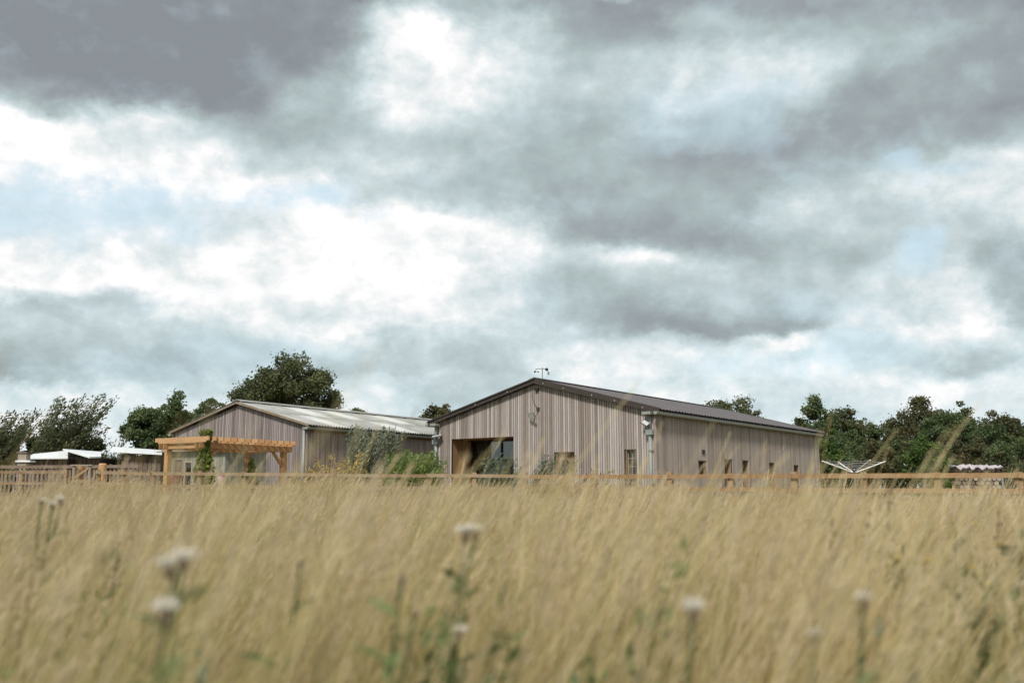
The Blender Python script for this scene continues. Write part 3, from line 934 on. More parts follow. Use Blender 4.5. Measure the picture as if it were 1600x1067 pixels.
# ------------------------------------------------------------------ small sheds
def boarded(root, x0, x1, y, z0, zt0, zt1, pitch, m, axis='x', skip=()):
    """row of upright boards along x at depth y (or along y at x = y)"""
    n = max(1, int(round((x1 - x0) / pitch))); p = (x1 - x0) / n
    for i in range(n):
        a = x0 + i * p + 0.006; b = x0 + (i + 1) * p - 0.006
        ta = zt0 + (zt1 - zt0) * (a - x0) / (x1 - x0); tb = zt0 + (zt1 - zt0) * (b - x0) / (x1 - x0)
        mid = (a + b) / 2
        spans = [(z0, None)]
        for s0, s1, c0, c1 in skip:
            if s0 <= mid <= s1: spans = ([(z0, c0)] if c0 - z0 > 0.1 else []) + [(c1, None)]
        for q0, q1 in spans:
            e0, e1 = (ta, tb) if q1 is None else (q1, q1)
            d_ = random.uniform(-0.003, 0.003)
            if axis == 'x': r_ = [(a, y + d_), (b, y + d_), (b, y + 0.025), (a, y + 0.025)]; zt_ = [e0, e1, e1, e0]
            else: r_ = [(y + d_, b), (y + d_, a), (y + 0.025, a), (y + 0.025, b)]; zt_ = [e1, e0, e0, e1]
            MB().hexa(r_, [q0] * 4, zt_).build('board', m, root)


# grey-green shed: local x back, y left, like the barns
sp = Vector((-9.15, 32.2, 0)); rzs = math.pi / 2 - R(33)
sh = thing('garden_shed', 'low grey green shed with corrugated roof behind the pergola posts', 'shed', sp, rzs)
SW, SD, SH = 3.0, 1.7, 2.32
body = MB()
sk = [(1.55, 1.95, 0.9, 1.95), (0.75, 1.25, 1.0, 1.85), (2.05, 2.45, 0.1, 2.0)]
ys = [0.0, 0.75, 1.25, 1.55, 1.95, 2.05, 2.45, SW]
for a, b in zip(ys[:-1], ys[1:]):
    z = 0.0
    for s0, s1, c0, c1 in sk:
        if s0 - 1e-4 <= (a + b) / 2 <= s1 + 1e-4:
            if c0 > 0.11: body.box(0.028, 0.07, a, b, 0, c0)
            z = c1
    body.box(0.028, 0.07, a, b, z, SH - 0.02)
body.box(0.07, SD, 0.028, 0.07, 0, SH - 0.02); body.box(0.07, SD, SW - 0.05, SW, 0, SH - 0.02); body.box(SD, SD + 0.05, 0, SW, 0, SH - 0.02)
body.build('wall', M['shed'], sh)
boarded(sh, 0.0, SW, 0.0, 0.05, SH, SH, 0.13, M['shed'], 'y', sk)
boarded(sh, 0.03, SD, 0.0, 0.05, SH, SH, 0.13, M['shed'], 'x')
rf = corrugated(SW + 0.3, SD + 0.35, 0.09, 0.02).build('roof', M['sheet'], sh, True)
rf.rotation_euler = (R(4), 0, math.pi / 2); rf.location = (-0.2 + SD + 0.35, -0.15, SH + 0.1)
rf.rotation_euler = (R(-4), 0, math.pi / 2)
MB().box(-0.05, -0.02, -0.1, SW + 0.1, SH - 0.05, SH + 0.04).build('fascia', M['pale'], sh)
for a0, a1, c0, c1 in sk[:2]:
    wo = MB()
    for q in ((a0, a0 + 0.05, c0, c1), (a1 - 0.05, a1, c0, c1), (a0 + 0.05, a1 - 0.05, c0, c0 + 0.05), (a0 + 0.05, a1 - 0.05, c1 - 0.05, c1)):
        wo.box(-0.015, 0.05, *q)
    w_ = wo.build('window', M['pale'], sh)
    MB().box(0.03, 0.036, a0 + 0.045, a1 - 0.045, c0 + 0.045, c1 - 0.045).build('pane', M['glass'], w_)
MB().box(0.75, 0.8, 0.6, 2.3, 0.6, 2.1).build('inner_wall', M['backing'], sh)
dd = MB().box(0.06, 0.1, 2.06, 2.44, 0.1, 2.0).build('door', M['coop'], sh)
MB().box(0.03, 0.058, 2.1, 2.14, 1.0, 1.1).build('handle', M['black'], dd)

# coops on the left with pale lean-to roofs
def lean_to(label, pts, zwall, m, roofm, wall_pts, pit=0.16):
    base = Vector((sum(p.x for p in pts) / 4, sum(p.y for p in pts) / 4, 0))
    t = thing('lean_to_shed', label, 'shed', base, 0, 'low sheds beyond the stile')
    q = [p - base for p in pts]
    MB().slab(q, 0.05).build('roof', roofm, t)
    a, b, dep = wall_pts
    a = a - base; b = b - base
    L = (b - a).length
    core = MB()
    core.hexa([(a.x, a.y + 0.04), (b.x, b.y + 0.04), (b.x, b.y + dep), (a.x, a.y + dep)], [0] * 4, [a.z - 0.02, b.z - 0.02, b.z - 0.02, a.z - 0.02])
    core.build('wall', M['backing'], t)
    n = int(L / pit)
    for i in range(n):
        u0, u1 = (i + 0.06) / n, (i + 0.94) / n
        p0, p1 = a.lerp(b, u0), a.lerp(b, u1)
        MB().hexa([(p0.x, p0.y), (p1.x, p1.y), (p1.x, p1.y + 0.03), (p0.x, p0.y + 0.03)], [0.05] * 4, [p0.z - 0.03, p1.z - 0.03, p1.z - 0.03, p0.z - 0.03]).build('board', m, t)
    return t


lean_to('low brown shed with a pale roof rising to the right, left of the stile', [at(40, 715, 36), at(106, 714.5, 36), at(106, 703.5, 38.6), at(52, 709, 38.6)], 0, M['coop'], M['sky_white_sheet'],
        (at(47, 716.5, 36.2), at(105, 716, 36.2), 2.0))
lean_to('low shed with a pale roof sloping down to the right, behind the stile', [at(98, 701, 36.6), at(140, 713.5, 35.6), at(158, 713, 36.2), at(158, 705.5, 38.8)], 0, M['coop'], M['sky_white_sheet'],
        (at(108, 712, 36.9), at(157, 714.5, 36.9), 1.6))
lean_to('long dark shed with a thin white roof left of the grey green shed', [at(172, 704, 37), at(253, 708.5, 37), at(253, 703, 39.5), at(176, 697.5, 39.5)], 0, M['coop'], M['sky_white_sheet'],
        (at(190, 710, 37.3), at(252, 711, 37.3), 1.8))
hb = at(34, 720, 35.2)
hut = thing('nest_box', 'small grey timber box standing at the left end of the low brown shed', 'box', (hb.x, hb.y, 0), 0)
zt = at(34, 708, 35.2).z
MB().box(-0.15, 0.15, 0, 0.3, 0, zt).build('body', M['pale'], hut)
MB().box(-0.2, 0.32, -0.06, 0.34, at(34, 720, 35.2).z - 0.04, at(34, 720, 35.2).z + 0.02).build('ledge', M['white'], hut)
MB().box(-0.19, 0.19, -0.04, 0.36, zt + 0.002, zt + 0.05).build('lid', M['coop'], hut)

# ------------------------------------------------------------------ fences
def fence(name, label, pts, drops=(0.0, 0.30, 0.52), post_gap=1.55, over=0.025, pw=0.12, rh=0.095, pm=M['post'], rmt=M['rail'], postpts=None):
    """posts and rails along a polyline of (x, y, top-rail height)"""
    base = Vector((pts[0][0], pts[0][1], 0))
    t = thing(name, label, 'fence', base)
    P = [Vector((p[0] - base.x, p[1] - base.y, p[2])) for p in pts]
    for a, b in zip(P[:-1], P[1:]):
        flat = Vector((b.x - a.x, b.y - a.y, 0))
        n = max(1, int(round(flat.length / post_gap)))
        rz = math.atan2(flat.y, flat.x)
        for i in range(n + (1 if b is P[-1] else 0)):
            u = i / n
            q = a.lerp(b, u)
            h = q.z + over + random.uniform(-0.02, 0.03)
            o = MB().hexa([(-pw / 2, -pw / 2), (pw / 2, -pw / 2), (pw / 2, pw / 2), (-pw / 2, pw / 2)], [0] * 4, [h, h, h - 0.015, h - 0.015]).build('post', pm, t)
            o.location = (q.x, q.y, 0); o.rotation_euler = (random.uniform(-0.015, 0.015), random.uniform(-0.015, 0.015), rz)
        for dz in drops:
            k = max(1, n // 2)
            for i in range(k):
                p, q = a.lerp(b, i / k), a.lerp(b, (i + 1) / k)
                l = (q - p).length
                o = MB().box(0.004, l - 0.004, -0.02, 0.02, -rh, 0).build('rail', rmt, t)
                nrm = Vector((flat.y, -flat.x, 0)).normalized() * (pw / 2 + 0.022)
                o.location = (p.x + nrm.x, p.y + nrm.y, p.z - dz + random.uniform(-0.008, 0.008))
                o.rotation_euler = (0, -math.atan2(q.z - p.z, flat.length / k), rz)
    return t


fence('field_fence', 'long orange brown rail fence from the larch barn corner to the right edge',
      [(0.32, 25.0, 1.335), (3.6, 23.0, 1.30), (9.62, 19.2, 1.245), (14.0, 16.4, 1.21)])
fence('field_fence', 'brown rail fence running in front of the pergola and the old barn',
      [(-11.15, 27.3, 1.49), (-9.0, 25.4, 1.40), (0.2, 25.06, 1.335)], post_gap=1.2, rh=0.08, pw=0.1, rmt=M['rail_old'])
fence('field_fence', 'pale rail fence to the left of the stile',
      [(-20.0, 31.4, 1.58), (-12.6, 28.6, 1.52)], drops=(0.0, 0.33), rh=0.07, pw=0.09, rmt=M['rail_old'])
# picket fence by the coops
pf = thing('picket_fence', 'dark picket fence with a single brown rail in front of the low sheds', 'fence', (-18.5, 33.6, 0))
for i in range(46):
    x = 0.14 * i + random.uniform(-0.01, 0.01)
    y = -0.02 * i
    h = at(60, 727, 33).z + random.uniform(-0.07, 0.05)
    o = MB().hexa([(-0.035, -0.01), (0.035, -0.01), (0.035, 0.01), (-0.035, 0.01)], [0] * 4, [h, h - 0.03, h - 0.03, h]).build('pale', M['oldrail'], pf)
    o.location = (x, y, 0)
for z in (at(60, 729, 33).z, 0.9):
    MB().bar((-0.1, -0.035, z), (0.14 * 46, -0.035 - 0.02 * 46, z), 0.04, 0.10).build('rail', M['oldrail'], pf)
# stile
sl_ = Vector((-12.0, 28.2, 0))
st = thing('stile', 'narrow timber stile of two pale uprights with a plank top and orange posts', 'stile', sl_)
zt = at(120, 730, 28.2).z
for x in (-0.22, 0.22): MB().box(x - 0.035, x + 0.035, -0.035, 0.035, 0, zt + 0.04).build('upright', M['pale'], st)
MB().box(-0.3, 0.3, -0.07, 0.12, zt + 0.042, zt + 0.075).build('step', M['pale'], st)
MB().box(-0.24, 0.24, -0.05, -0.036, zt - 0.42, zt - 0.34).build('bar', M['post'], st)
MB().bar((-0.22, -0.045, zt - 0.32), (0.2, -0.045, zt - 0.02), 0.02, 0.06).build('brace', M['rail'], st)
for x, z, r in ((-0.16, zt + 0.08, 0.07), (0.45, zt + 0.12, 0.11)):
    MB().tube([(x, 0.3, 0), (x, 0.3, z - 0.04), (x, 0.3, z)], [r, r, r * 0.75], 10).build('post', M['softwood'], st)

# ------------------------------------------------------------------ rotary clothes dryer, log stack, tubs
hub = at(1335, 738, 36)
dry = thing('rotary_dryer', 'white rotary clothes dryer standing open by the hedge right of the larch barn', 'clothes dryer', (hub.x, hub.y, 0), R(8))
MB().tube([(0, 0, 0), (0, 0, hub.z + 0.12)], 0.026, 8).build('pole', M['galv'], dry)
MB().tube([(0, 0, hub.z - 0.06), (0, 0, hub.z + 0.06)], 0.06, 8).build('hub', M['black'], dry)
tips = []
for k in range(4):
    a = math.pi / 2 * k
    e = Vector((1.2 * math.cos(a), 1.2 * math.sin(a), hub.z + 0.40)); tips.append(e)
    MB().tube([(0.05 * math.cos(a), 0.05 * math.sin(a), hub.z), e], 0.020, 6).build('arm', M['white'], dry)
for r in (0.35, 0.55, 0.75, 0.95):
    m = MB()
    for k in range(4):
        a, b = tips[k], tips[(k + 1) % 4]
        h0 = Vector((0, 0, hub.z))
        m.tube([h0.lerp(a, r), h0.lerp(a, r).lerp(h0.lerp(b, r), 0.5) - Vector((0, 0, 0.02)), h0.lerp(b, r)], 0.0025, 4)
    m.build('line', M['white'], dry)

lp = at(1532, 760, 36)
ls = thing('log_stack', 'stack of cut logs under a crumpled pale sheet beside the right hedge', 'log stack', (lp.x, lp.y, 0))
zt = at(1532, 730, 36).z
random.seed(21)
z = 0.09; row = 0
while z < zt - 0.02:
    x = -0.74 + (0.08 if row % 2 else 0)
    while x < 0.74:
        r = random.uniform(0.068, 0.088)
        MB().tube([(x, random.uniform(-0.05, 0.02), z), (x + random.uniform(-.01, .01), 0.6, z)], r, 9).build('log', M['coop'] if random.random() < .4 else M['pale'], ls)
        x += 0.165
    z += 0.148; row += 1
cs = MB()
nx, ny = 22, 5
for j in range(ny):
    for i in range(nx):
        cs.v.append((-0.8 + 1.6 * i / (nx - 1), -0.14 + 0.9 * j / (ny - 1), zt + 0.06 + random.uniform(-0.05, 0.07) - (0.10 if j == 0 else 0)))
for j in range(ny - 1):
    for i in range(nx - 1):
        a = j * nx + i
        cs.f.append((a, a + 1, a + nx + 1, a + nx))
nv_ = len(cs.v)
cs.v += [(x, y, z_ - 0.03) for x, y, z_ in cs.v]
cs.f += [tuple(q + nv_ for q in f)[::-1] for f in cs.f]
sheet_o = cs.build('cover_sheet', M['lilac'])
sheet_o.location = (lp.x, lp.y, 0)
tag(sheet_o, 'crumpled pale lilac sheet lying over the log stack', 'sheet')
mp = at(1565, 738, 34)
pp = MB().tube([(0, 0, mp.z - 0.02), (0.03, 0, mp.z * 0.6), (0.11, 0, 0)], 0.035, 8).build('metal_post', M['galv'])
pp.location = (mp.x, mp.y, 0); tag(pp, 'grey metal post leaning in front of the log stack', 'post')


def tub(label, px, py, y, r, h, m):
    p = at(px, py, y)
    t = thing('tub', label, 'tub', (p.x, p.y, max(0, p.z - h)))
    b = MB()
    n = 12
    prof = [(0.75 * r, 0), (r, h), (r * 1.08, h), (r * 1.08, h - 0.03), (r * 0.9, h - 0.03), (0.68 * r, 0.04)]
    for a, z_ in prof:
        for q in range(n): b.v.append((a * math.cos(2 * math.pi * q / n), a * math.sin(2 * math.pi * q / n), z_))
    for k in range(len(prof) - 1):
        for q in range(n):
            w = (q + 1) % n
            b.f.append((k * n + q, k * n + w, (k + 1) * n + w, (k + 1) * n + q))
    b.f.append(tuple(range(n))[::-1]); b.f.append(tuple(len(prof) * n - n + q for q in range(n)))
    b.build('body', m, t)
    return t


tub('faded red tub standing under the left end of the pergola', 275, 738, 29.5, 0.24, 0.62, M['red'])
tub('small dark red tub below the window of the grey green shed', 311, 729, 31.4, 0.13, 0.4, M['red'])
tub('pale pink tub by the front of the old barn behind the fence', 347, 741, 31.0, 0.14, 0.3, M['pink'])


# ------------------------------------------------------------------ trees and shrubs
def leaf_cloud(centres, radii, tones, n, size, rng, squash=0.8, aspect=0.6):
    """n leaf quads spread through clumps; each leaf is a small folded rhombus"""
    k = len(centres)
    wgt = np.array(radii) ** 2; wgt = wgt / wgt.sum()
    idx = rng.choice(k, n, p=wgt)
    d = rng.normal(size=(n, 3)); d /= np.linalg.norm(d, axis=1)[:, None]
    rad = np.array(radii)[idx] * (0.30 + 0.75 * rng.random(n) ** 0.5) * (1 + 0.85 * rng.random(n) ** 4)
    d[:, 2] *= squash
    c = np.array(centres)[idx] + d * rad[:, None]
    return leaves_at(c, np.array(tones)[idx] + rng.normal(size=n) * 0.16, size, rng, aspect, d)


def leaves_at(c, tone, size, rng, aspect=0.6, d=None, axis=None):
    n = len(c)
    a = rng.normal(size=(n, 3)) if axis is None else axis + 0.35 * rng.normal(size=(n, 3))
    a /= np.linalg.norm(a, axis=1)[:, None]
    nn = rng.normal(size=(n, 3)) + np.array([0, 0, 0.7])
    if d is not None: nn = nn * 0.8 + d
    b = np.cross(nn, a); b /= np.linalg.norm(b, axis=1)[:, None] + 1e-9
    nn = np.cross(a, b)
    s = size * (0.6 + 0.8 * rng.random(n))[:, None]
    v0 = c - a * s * 0.5
    v1 = c + b * s * aspect * 0.5 + nn * s * 0.10
    v2 = c + a * s * 0.5
    v3 = c - b * s * aspect * 0.5 + nn * s * 0.10
    V = np.stack([v0, v1, v2, v3], 1).reshape(-1, 3)
    F = np.arange(4 * n).reshape(n, 4)
    T = np.repeat(np.clip(tone, 0, 1), 4)
    return V, F, T


def prof_at(prof, u):
    xs = [p[0] for p in prof]; hs = [p[1] for p in prof]
    return float(np.interp(u, xs, hs))


def tree(name, label, px, y, wpx, ytop, ybase, leafm, seed, n, size, prof, group=None, nclump=34, crad=0.16, lean=0.0, open_=0.0, trunk_r=None, depth=0.8):
    nclump = int(nclump * 2.3); crad *= 0.72; n = int(n * 1.65); size *= 0.76
    rng = np.random.default_rng(seed)
    c = at(px, 740, y)
    W = wpx * y / FPX
    H = at(px, ytop, y).z
    zb = max(0.12, at(px, ybase, y).z)
    t = thing(name, label, 'tree' if 'bush' not in name and 'shrub' not in name else 'bush', (c.x, c.y, 0), 0, group)
    cs, rs, ts = [], [], []
    tries = 0
    while len(cs) < nclump and tries < 4000:
        tries += 1
        u = rng.uniform(-1, 1); v = rng.uniform(-1, 1)
        if u * u * 0.85 + v * v > 1: continue
        zt = zb + (H - zb) * prof_at(prof, u) * math.sqrt(max(0.05, 1 - v * v * 0.8)) * rng.uniform(0.86, 1.0)
        r = W * crad * rng.uniform(0.5, 1.2)
        zc = zb + (zt - r * 0.75 - zb) * rng.random() ** (0.3 if len(cs) % 2 else 0.9)
        if zc < zb - 0.2: continue
        cs.append((u * (W / 2 - r * 0.5) + lean * zc, v * W * depth / 2, zc)); rs.append(r)
        ts.append(0.15 + 0.6 * rng.random())
    k_ = (H - zb) / max(0.2, max(c_[2] + 0.75 * r_ for c_, r_ in zip(cs, rs)) - zb)
    cs = [(a_, b_, zb + (z_ - zb) * k_) for a_, b_, z_ in cs]
    V, F, T = leaf_cloud(cs, rs, ts, n, size, rng)
    me = arrays_mesh('crown', V, F, leafm, T)
    # trunk with limbs running out to the clumps
    tr = trunk_r or 0.028 * H
    m = MB()
    zf = zb + 0.25 * (H - zb)
    tp = [(0, 0, 0), (0.02 * W, 0, zf * 0.5), (-0.01 * W + lean * zf, 0.01 * W, zf), (lean * H * 0.7, 0, zb + 0.7 * (H - zb))]
    m.tube(tp, [tr * 1.25, tr, tr * 0.8, tr * 0.25], 8)
    order = rng.permutation(len(cs))[:min(14, len(cs))]
    for q in order:
        e = Vector(cs[q]); s0 = rng.uniform(0.35, 0.9)
        a = Vector(tp[2]).lerp(Vector(tp[3]), s0 - 0.35) if s0 > 0.5 else Vector(tp[1]).lerp(Vector(tp[2]), s0 + 0.4)
        if a.z > e.z + 0.3: a = Vector(tp[1])
        mid = a.lerp(e, 0.55) + Vector((0, 0, -0.05 * W)) + Vector(rng.normal(size=3) * 0.03 * W)
        m.tube([a, mid, e], [tr * 0.4, tr * 0.22, tr * 0.07], 5, False)
    m.build('trunk', M['bark'], t, True)
    obj('crown', me, t)
    return t


ROUND = [(-1, 0.45), (-0.7, 0.75), (-0.3, 0.95), (0, 1), (0.35, 0.94), (0.7, 0.72), (1, 0.42)]
OAK = [(-1, 0.30), (-0.75, 0.48), (-0.4, 0.72), (-0.1, 0.86), (0.12, 1.0), (0.30, 0.93), (0.42, 0.70), (0.7, 0.66), (0.9, 0.42), (1, 0.2)]
PEAK = [(-1, 0.42), (-0.6, 0.72), (-0.25, 0.9), (0.05, 1.0), (0.35, 0.88), (0.7, 0.7), (1, 0.5)]
BROAD = [(-1, 0.55), (-0.7, 0.82), (-0.3, 1), (0.2, 0.92), (0.6, 0.98), (1, 0.6)]
gt_ = 'trees behind the barns'
tree('oak_tree', 'tall dark oak with an uneven peak rising behind the old barn', 445, 58, 162, 551, 645, M['oak_leaf'], 3, 15000, 0.21, OAK, gt_, 46, 0.115, trunk_r=0.3)
tree('broadleaf_tree', 'mid green tree left of the old barn roof, above the white roofed shed', 246, 48, 112, 612, 716, M['green_leaf'], 4, 10500, 0.19, [(-1, 0.45), (-0.6, 0.78), (-0.2, 0.86), (0.3, 0.9), (0.62, 1.0), (0.8, 0.7), (1, 0.5)], gt_, 40, 0.13)
tree('broadleaf_tree', 'small green tree touching the left slope of the old barn roof', 325, 52, 62, 622, 690, M['green_leaf'], 5, 4500, 0.19, ROUND, gt_, 22, 0.18)
tree('distant_tree', 'tiny dark tree crown showing just over the old barn ridge', 556, 72, 50, 637, 665, M['oak_leaf'], 6, 1500, 0.24, BROAD, gt_, 14, 0.2)
tree('distant_tree', 'olive green tree between the two barn roofs', 682, 64, 56, 630, 680, M['rust_leaf'], 7, 3600, 0.22, BROAD, gt_, 22, 0.19)
tree('distant_tree', 'dark domed tree standing beyond the larch barn roof', 1132, 78, 118, 621, 690, M['oak_leaf'], 8, 9000, 0.25, BROAD, gt_, 34, 0.14)
tree('distant_tree', 'low olive tree at the right foot of the dark domed tree', 1180, 74, 40, 641, 690, M['rust_leaf'], 18, 2200, 0.24, ROUND, gt_, 14, 0.2)
gr_ = 'trees along the right hedge'
tree('broadleaf_tree', 'pointed green tree right behind the far end of the larch barn', 1278, 52, 96, 617, 752, M['green_leaf'], 9, 11000, 0.19, PEAK, gr_, 40, 0.14)
tree('broadleaf_tree', 'darker round tree to the right of the pointed green tree', 1322, 55, 82, 636, 752, M['oak_leaf'], 10, 7500, 0.20, ROUND, gr_, 30, 0.16)
tree('open_tree', 'slender open tree with sky showing through, in the gap of the hedge trees', 1360, 57, 50, 652, 735, M['oak_leaf'], 11, 2000, 0.19, ROUND, gr_, 18, 0.14)
tree('broadleaf_tree', 'big dark bronze green tree in the middle of the right hedge', 1442, 55, 150, 619, 752, M['rust_leaf'], 12, 15000, 0.20, [(-1, 0.35), (-0.75, 0.7), (-0.4, 0.88), (-0.1, 1.0), (0.25, 0.92), (0.6, 0.95), (1, 0.7)], gr_, 50, 0.12)
tree('broadleaf_tree', 'dark tree with a ragged top right of the big bronze tree', 1510, 54, 78, 627, 752, M['oak_leaf'], 13, 7000, 0.19, ROUND, gr_, 26, 0.17)
tree('broadleaf_tree', 'brownish tree at the right edge with a low ragged crown', 1568, 53, 96, 641, 752, M['rust_leaf'], 14, 8500, 0.19, BROAD, gr_, 32, 0.16)
tree('broadleaf_tree', 'dark green tree cut off by the right edge', 1640, 52, 100, 634, 752, M['green_leaf'], 15, 8500, 0.20, ROUND, gr_, 34, 0.15)
tree('broadleaf_tree', 'broad tree beyond the right edge of the view', 1760, 52, 130, 628, 708, M['oak_leaf'], 16, 6500, 0.24, BROAD, gr_, 34, 0.15)
tree('broadleaf_tree', 'low mid green tree filling the gap between the round tree and the big bronze tree', 1352, 50, 70, 668, 752, M['green_leaf'], 19, 5500, 0.19, BROAD, gr_, 26, 0.15)
tree('broadleaf_tree', 'mid green tree between the big bronze tree and the ragged topped tree', 1482, 51, 96, 643, 752, M['green_leaf'], 20, 8000, 0.19, BROAD, gr_, 34, 0.14)
tree('broadleaf_tree', 'low olive tree in front of the brownish tree near the right edge', 1548, 49, 80, 662, 752, M['green_leaf'], 21, 5500, 0.19, BROAD, gr_, 26, 0.15)
# hedge bushes on the right
hl = ['first hedge bush right of the barn end', 'dark hedge bush left of the clothes dryer', 'low hedge bush behind the clothes dryer', 'hedge bush at the right arm of the dryer',
      'olive hedge bush under the big bronze tree', 'bright green bush in front of the right hedge', 'dark hedge bush right of the bright green bush', 'brownish hedge bush left of the log stack',
      'thin brown hedge bush above the log stack', 'hedge bush at the right end of the log stack', 'hedge bush at the right edge', 'hedge bush past the right edge']
hx = [1293, 1318, 1345, 1372, 1402, 1444, 1478, 1502, 1530, 1562, 1595, 1650]
ht = [668, 684, 690, 688, 686, 678, 694, 688, 684, 690, 680, 684]
hm = ['bright_leaf', 'green_leaf', 'green_leaf', 'rust_leaf', 'green_leaf', 'bright_leaf', 'green_leaf', 'rust_leaf', 'rust_leaf', 'green_leaf', 'green_leaf', 'oak_leaf']
for i, (x, yt, mm) in enumerate(zip(hx, ht, hm)):
    tree('hedge_bush', hl[i], x, 44.5 + (i % 3) * 0.8 - (2.5 if i == 5 else 0), 62 if i != 5 else 76, yt, 800, M[mm], 40 + i, 5200, 0.15, BROAD if i % 2 else ROUND, 'bushes of the right hedge', 22, 0.18, trunk_r=0.04)
# hedge on the left
gl_ = 'bushes of the left hedge'
for i, (x, yt, w, lab) in enumerate([(-30, 668, 80, 'dark hedge bush at the left edge behind the picket fence'), (28, 672, 74, 'dark hedge bush left of the windblown tree'),
                                    (82, 668, 80, 'dark hedge bush under the windblown tree'), (138, 682, 56, 'low hedge bush at the right end of the left hedge'), (186, 706, 60, 'low hedge bush below the bare sapling'), (236, 684, 90, 'dark hedge bush under the mid green tree behind the long shed')]):
    tree('hedge_bush', lab, x, 47.5, w, yt, 798, M['oak_leaf'], 60 + i, 6000, 0.17, BROAD, gl_, 26, 0.17, trunk_r=0.05)


def shoots(name, label, cat, loc, n, h, spread, lean, leafm, stemm, seed, per=26, lsize=0.09, aspect=0.25, group=None, stem_r=0.008, droop=0.25, first=0.25, tone=0.4, parts=('foliage', 'stem')):
    """many stems from one foot, bent over by the wind to the right, narrow leaves along them"""
    rng = np.random.default_rng(seed)
    t = thing(name, label, cat, loc, 0, group)
    m = MB()
    cs, ax, tn = [], [], []
    for i in range(n):
        hh = h * rng.uniform(0.6, 1.05)
        a = rng.uniform(0, 2 * math.pi); r = spread * math.sqrt(rng.random())
        foot = Vector((0.25 * r * math.cos(a), 0.25 * r * math.sin(a), 0))
        tip = Vector((r * math.cos(a) + lean * hh, r * math.sin(a) * 0.8, hh))
        mid = foot.lerp(tip, 0.5) + Vector((-lean * hh * droop, 0, hh * 0.08))
        pts = []
        for k in range(6):
            s = k / 5
            pts.append(foot * (1 - s) ** 2 + mid * 2 * s * (1 - s) + tip * s * s)
        m.tube(pts, [stem_r * (1 - 0.8 * k / 5) for k in range(6)], 4, False)
        tt = tone + 0.2 * rng.normal()
        for k in range(per):
            s = first + (1 - first) * rng.random()
            p = foot * (1 - s) ** 2 + mid * 2 * s * (1 - s) + tip * s * s
            d = (mid - foot) * 2 * (1 - s) + (tip - mid) * 2 * s
            d.normalize()
            e = Vector(rng.normal(size=3)) * lsize * 0.5
            cs.append(tuple(p + e)); ax.append(tuple(d + Vector(rng.normal(size=3)) * 0.5 + Vector((lean * 0.8, 0, 0)))); tn.append(tt + 0.2 * rng.normal())
    V, F, T = leaves_at(np.array(cs), np.array(tn), lsize, rng, aspect, None, np.array(ax))
    m.build(parts[1], stemm, t)
    obj(parts[0], arrays_mesh(parts[0], V, F, leafm, T), t)
    return t


def g0(px, y): 
    p = at(px, 770, y); return (p.x, p.y, 0)


# windblown trees far left: bundles of leaning shoots
shoots('windblown_tree', 'windblown olive tree cut off by the left edge', 'tree', g0(-45, 46), 70, 4.5, 1.5, 0.42, M['willow_leaf'], M['bark'], 70, 130, 0.18, 0.34, 'windblown trees on the left', 0.03, 0.3, 0.3)
shoots('windblown_tree', 'windblown straggly tree above the low brown shed', 'tree', g0(55, 46), 90, 5.2, 1.5, 0.40, M['willow_leaf'], M['bark'], 71, 130, 0.18, 0.34, 'windblown trees on the left', 0.03, 0.3, 0.3)
shoots('sapling', 'thin nearly bare sapling left of the mid green tree', 'tree', g0(165, 44), 12, 3.7, 0.6, 0.14, M['willow_leaf'], M['bark'], 72, 16, 0.2, 0.3, None, 0.014, 0.3, 0.45)
# shrubs between fence and barns
shoots('willow_shrub', 'grey green windblown shrub against the long wall of the old barn', 'bush', g0(566, 33.0), 110, 2.9, 1.0, 0.16, M['grey_leaf'], M['bark'], 73, 150, 0.13, 0.32, 'shrubs in front of the barns', 0.012, 0.3, 0.15)
shoots('green_shrub', 'bright green rounded shrub left of the larch barn corner', 'bush', g0(645, 31.0), 120, 2.1, 1.05, 0.10, M['fresh_leaf'], M['bark'], 74, 150, 0.11, 0.3, 'shrubs in front of the barns', 0.01, 0.3, 0.15)
shoots('tall_weed', 'blue green tall weeds in front of the wide glazed opening', 'weeds', g0(758, 26.5), 80, 1.8, 0.6, 0.28, M['weed_leaf'], M['dry_stem'], 75, 90, 0.10, 0.28, 'shrubs in front of the barns', 0.007, 0.3, 0.15)
shoots('tall_weed', 'blue green weeds between the wide opening and the brown door', 'weeds', g0(842, 27), 60, 1.85, 0.55, 0.3, M['weed_leaf'], M['dry_stem'], 76, 70, 0.10, 0.28, 'shrubs in front of the barns', 0.007, 0.3, 0.15)
shoots('tall_weed', 'thin weeds below the small barred window', 'weeds', g0(925, 26), 20, 1.5, 0.6, 0.2, M['bright_leaf'], M['dry_stem'], 77, 22, 0.09, 0.3, 'shrubs in front of the barns', 0.006, 0.3, 0.3)
shoots('tall_weed', 'dry brown stalks standing above the log stack', 'weeds', g0(1535, 39), 40, 2.9, 1.3, 0.02, M['dry_stem'], M['dry_stem'], 78, 12, 0.10, 0.25, None, 0.008, 0.2, 0.4)
shoots('tall_weed', 'tall dry weeds under the left arm of the dryer', 'weeds', g0(1300, 39), 30, 1.8, 0.9, 0.08, M['dry_stem'], M['dry_stem'], 79, 12, 0.10, 0.25, None, 0.007, 0.2, 0.4)
gold_l = ['goldenrod plume in front of the downpipe of the old barn', 'goldenrod plume right of the old barn downpipe', 'thick goldenrod clump left of the grey green shrub', 'goldenrod plume at the foot of the grey green shrub', 'low goldenrod by the right pergola post']
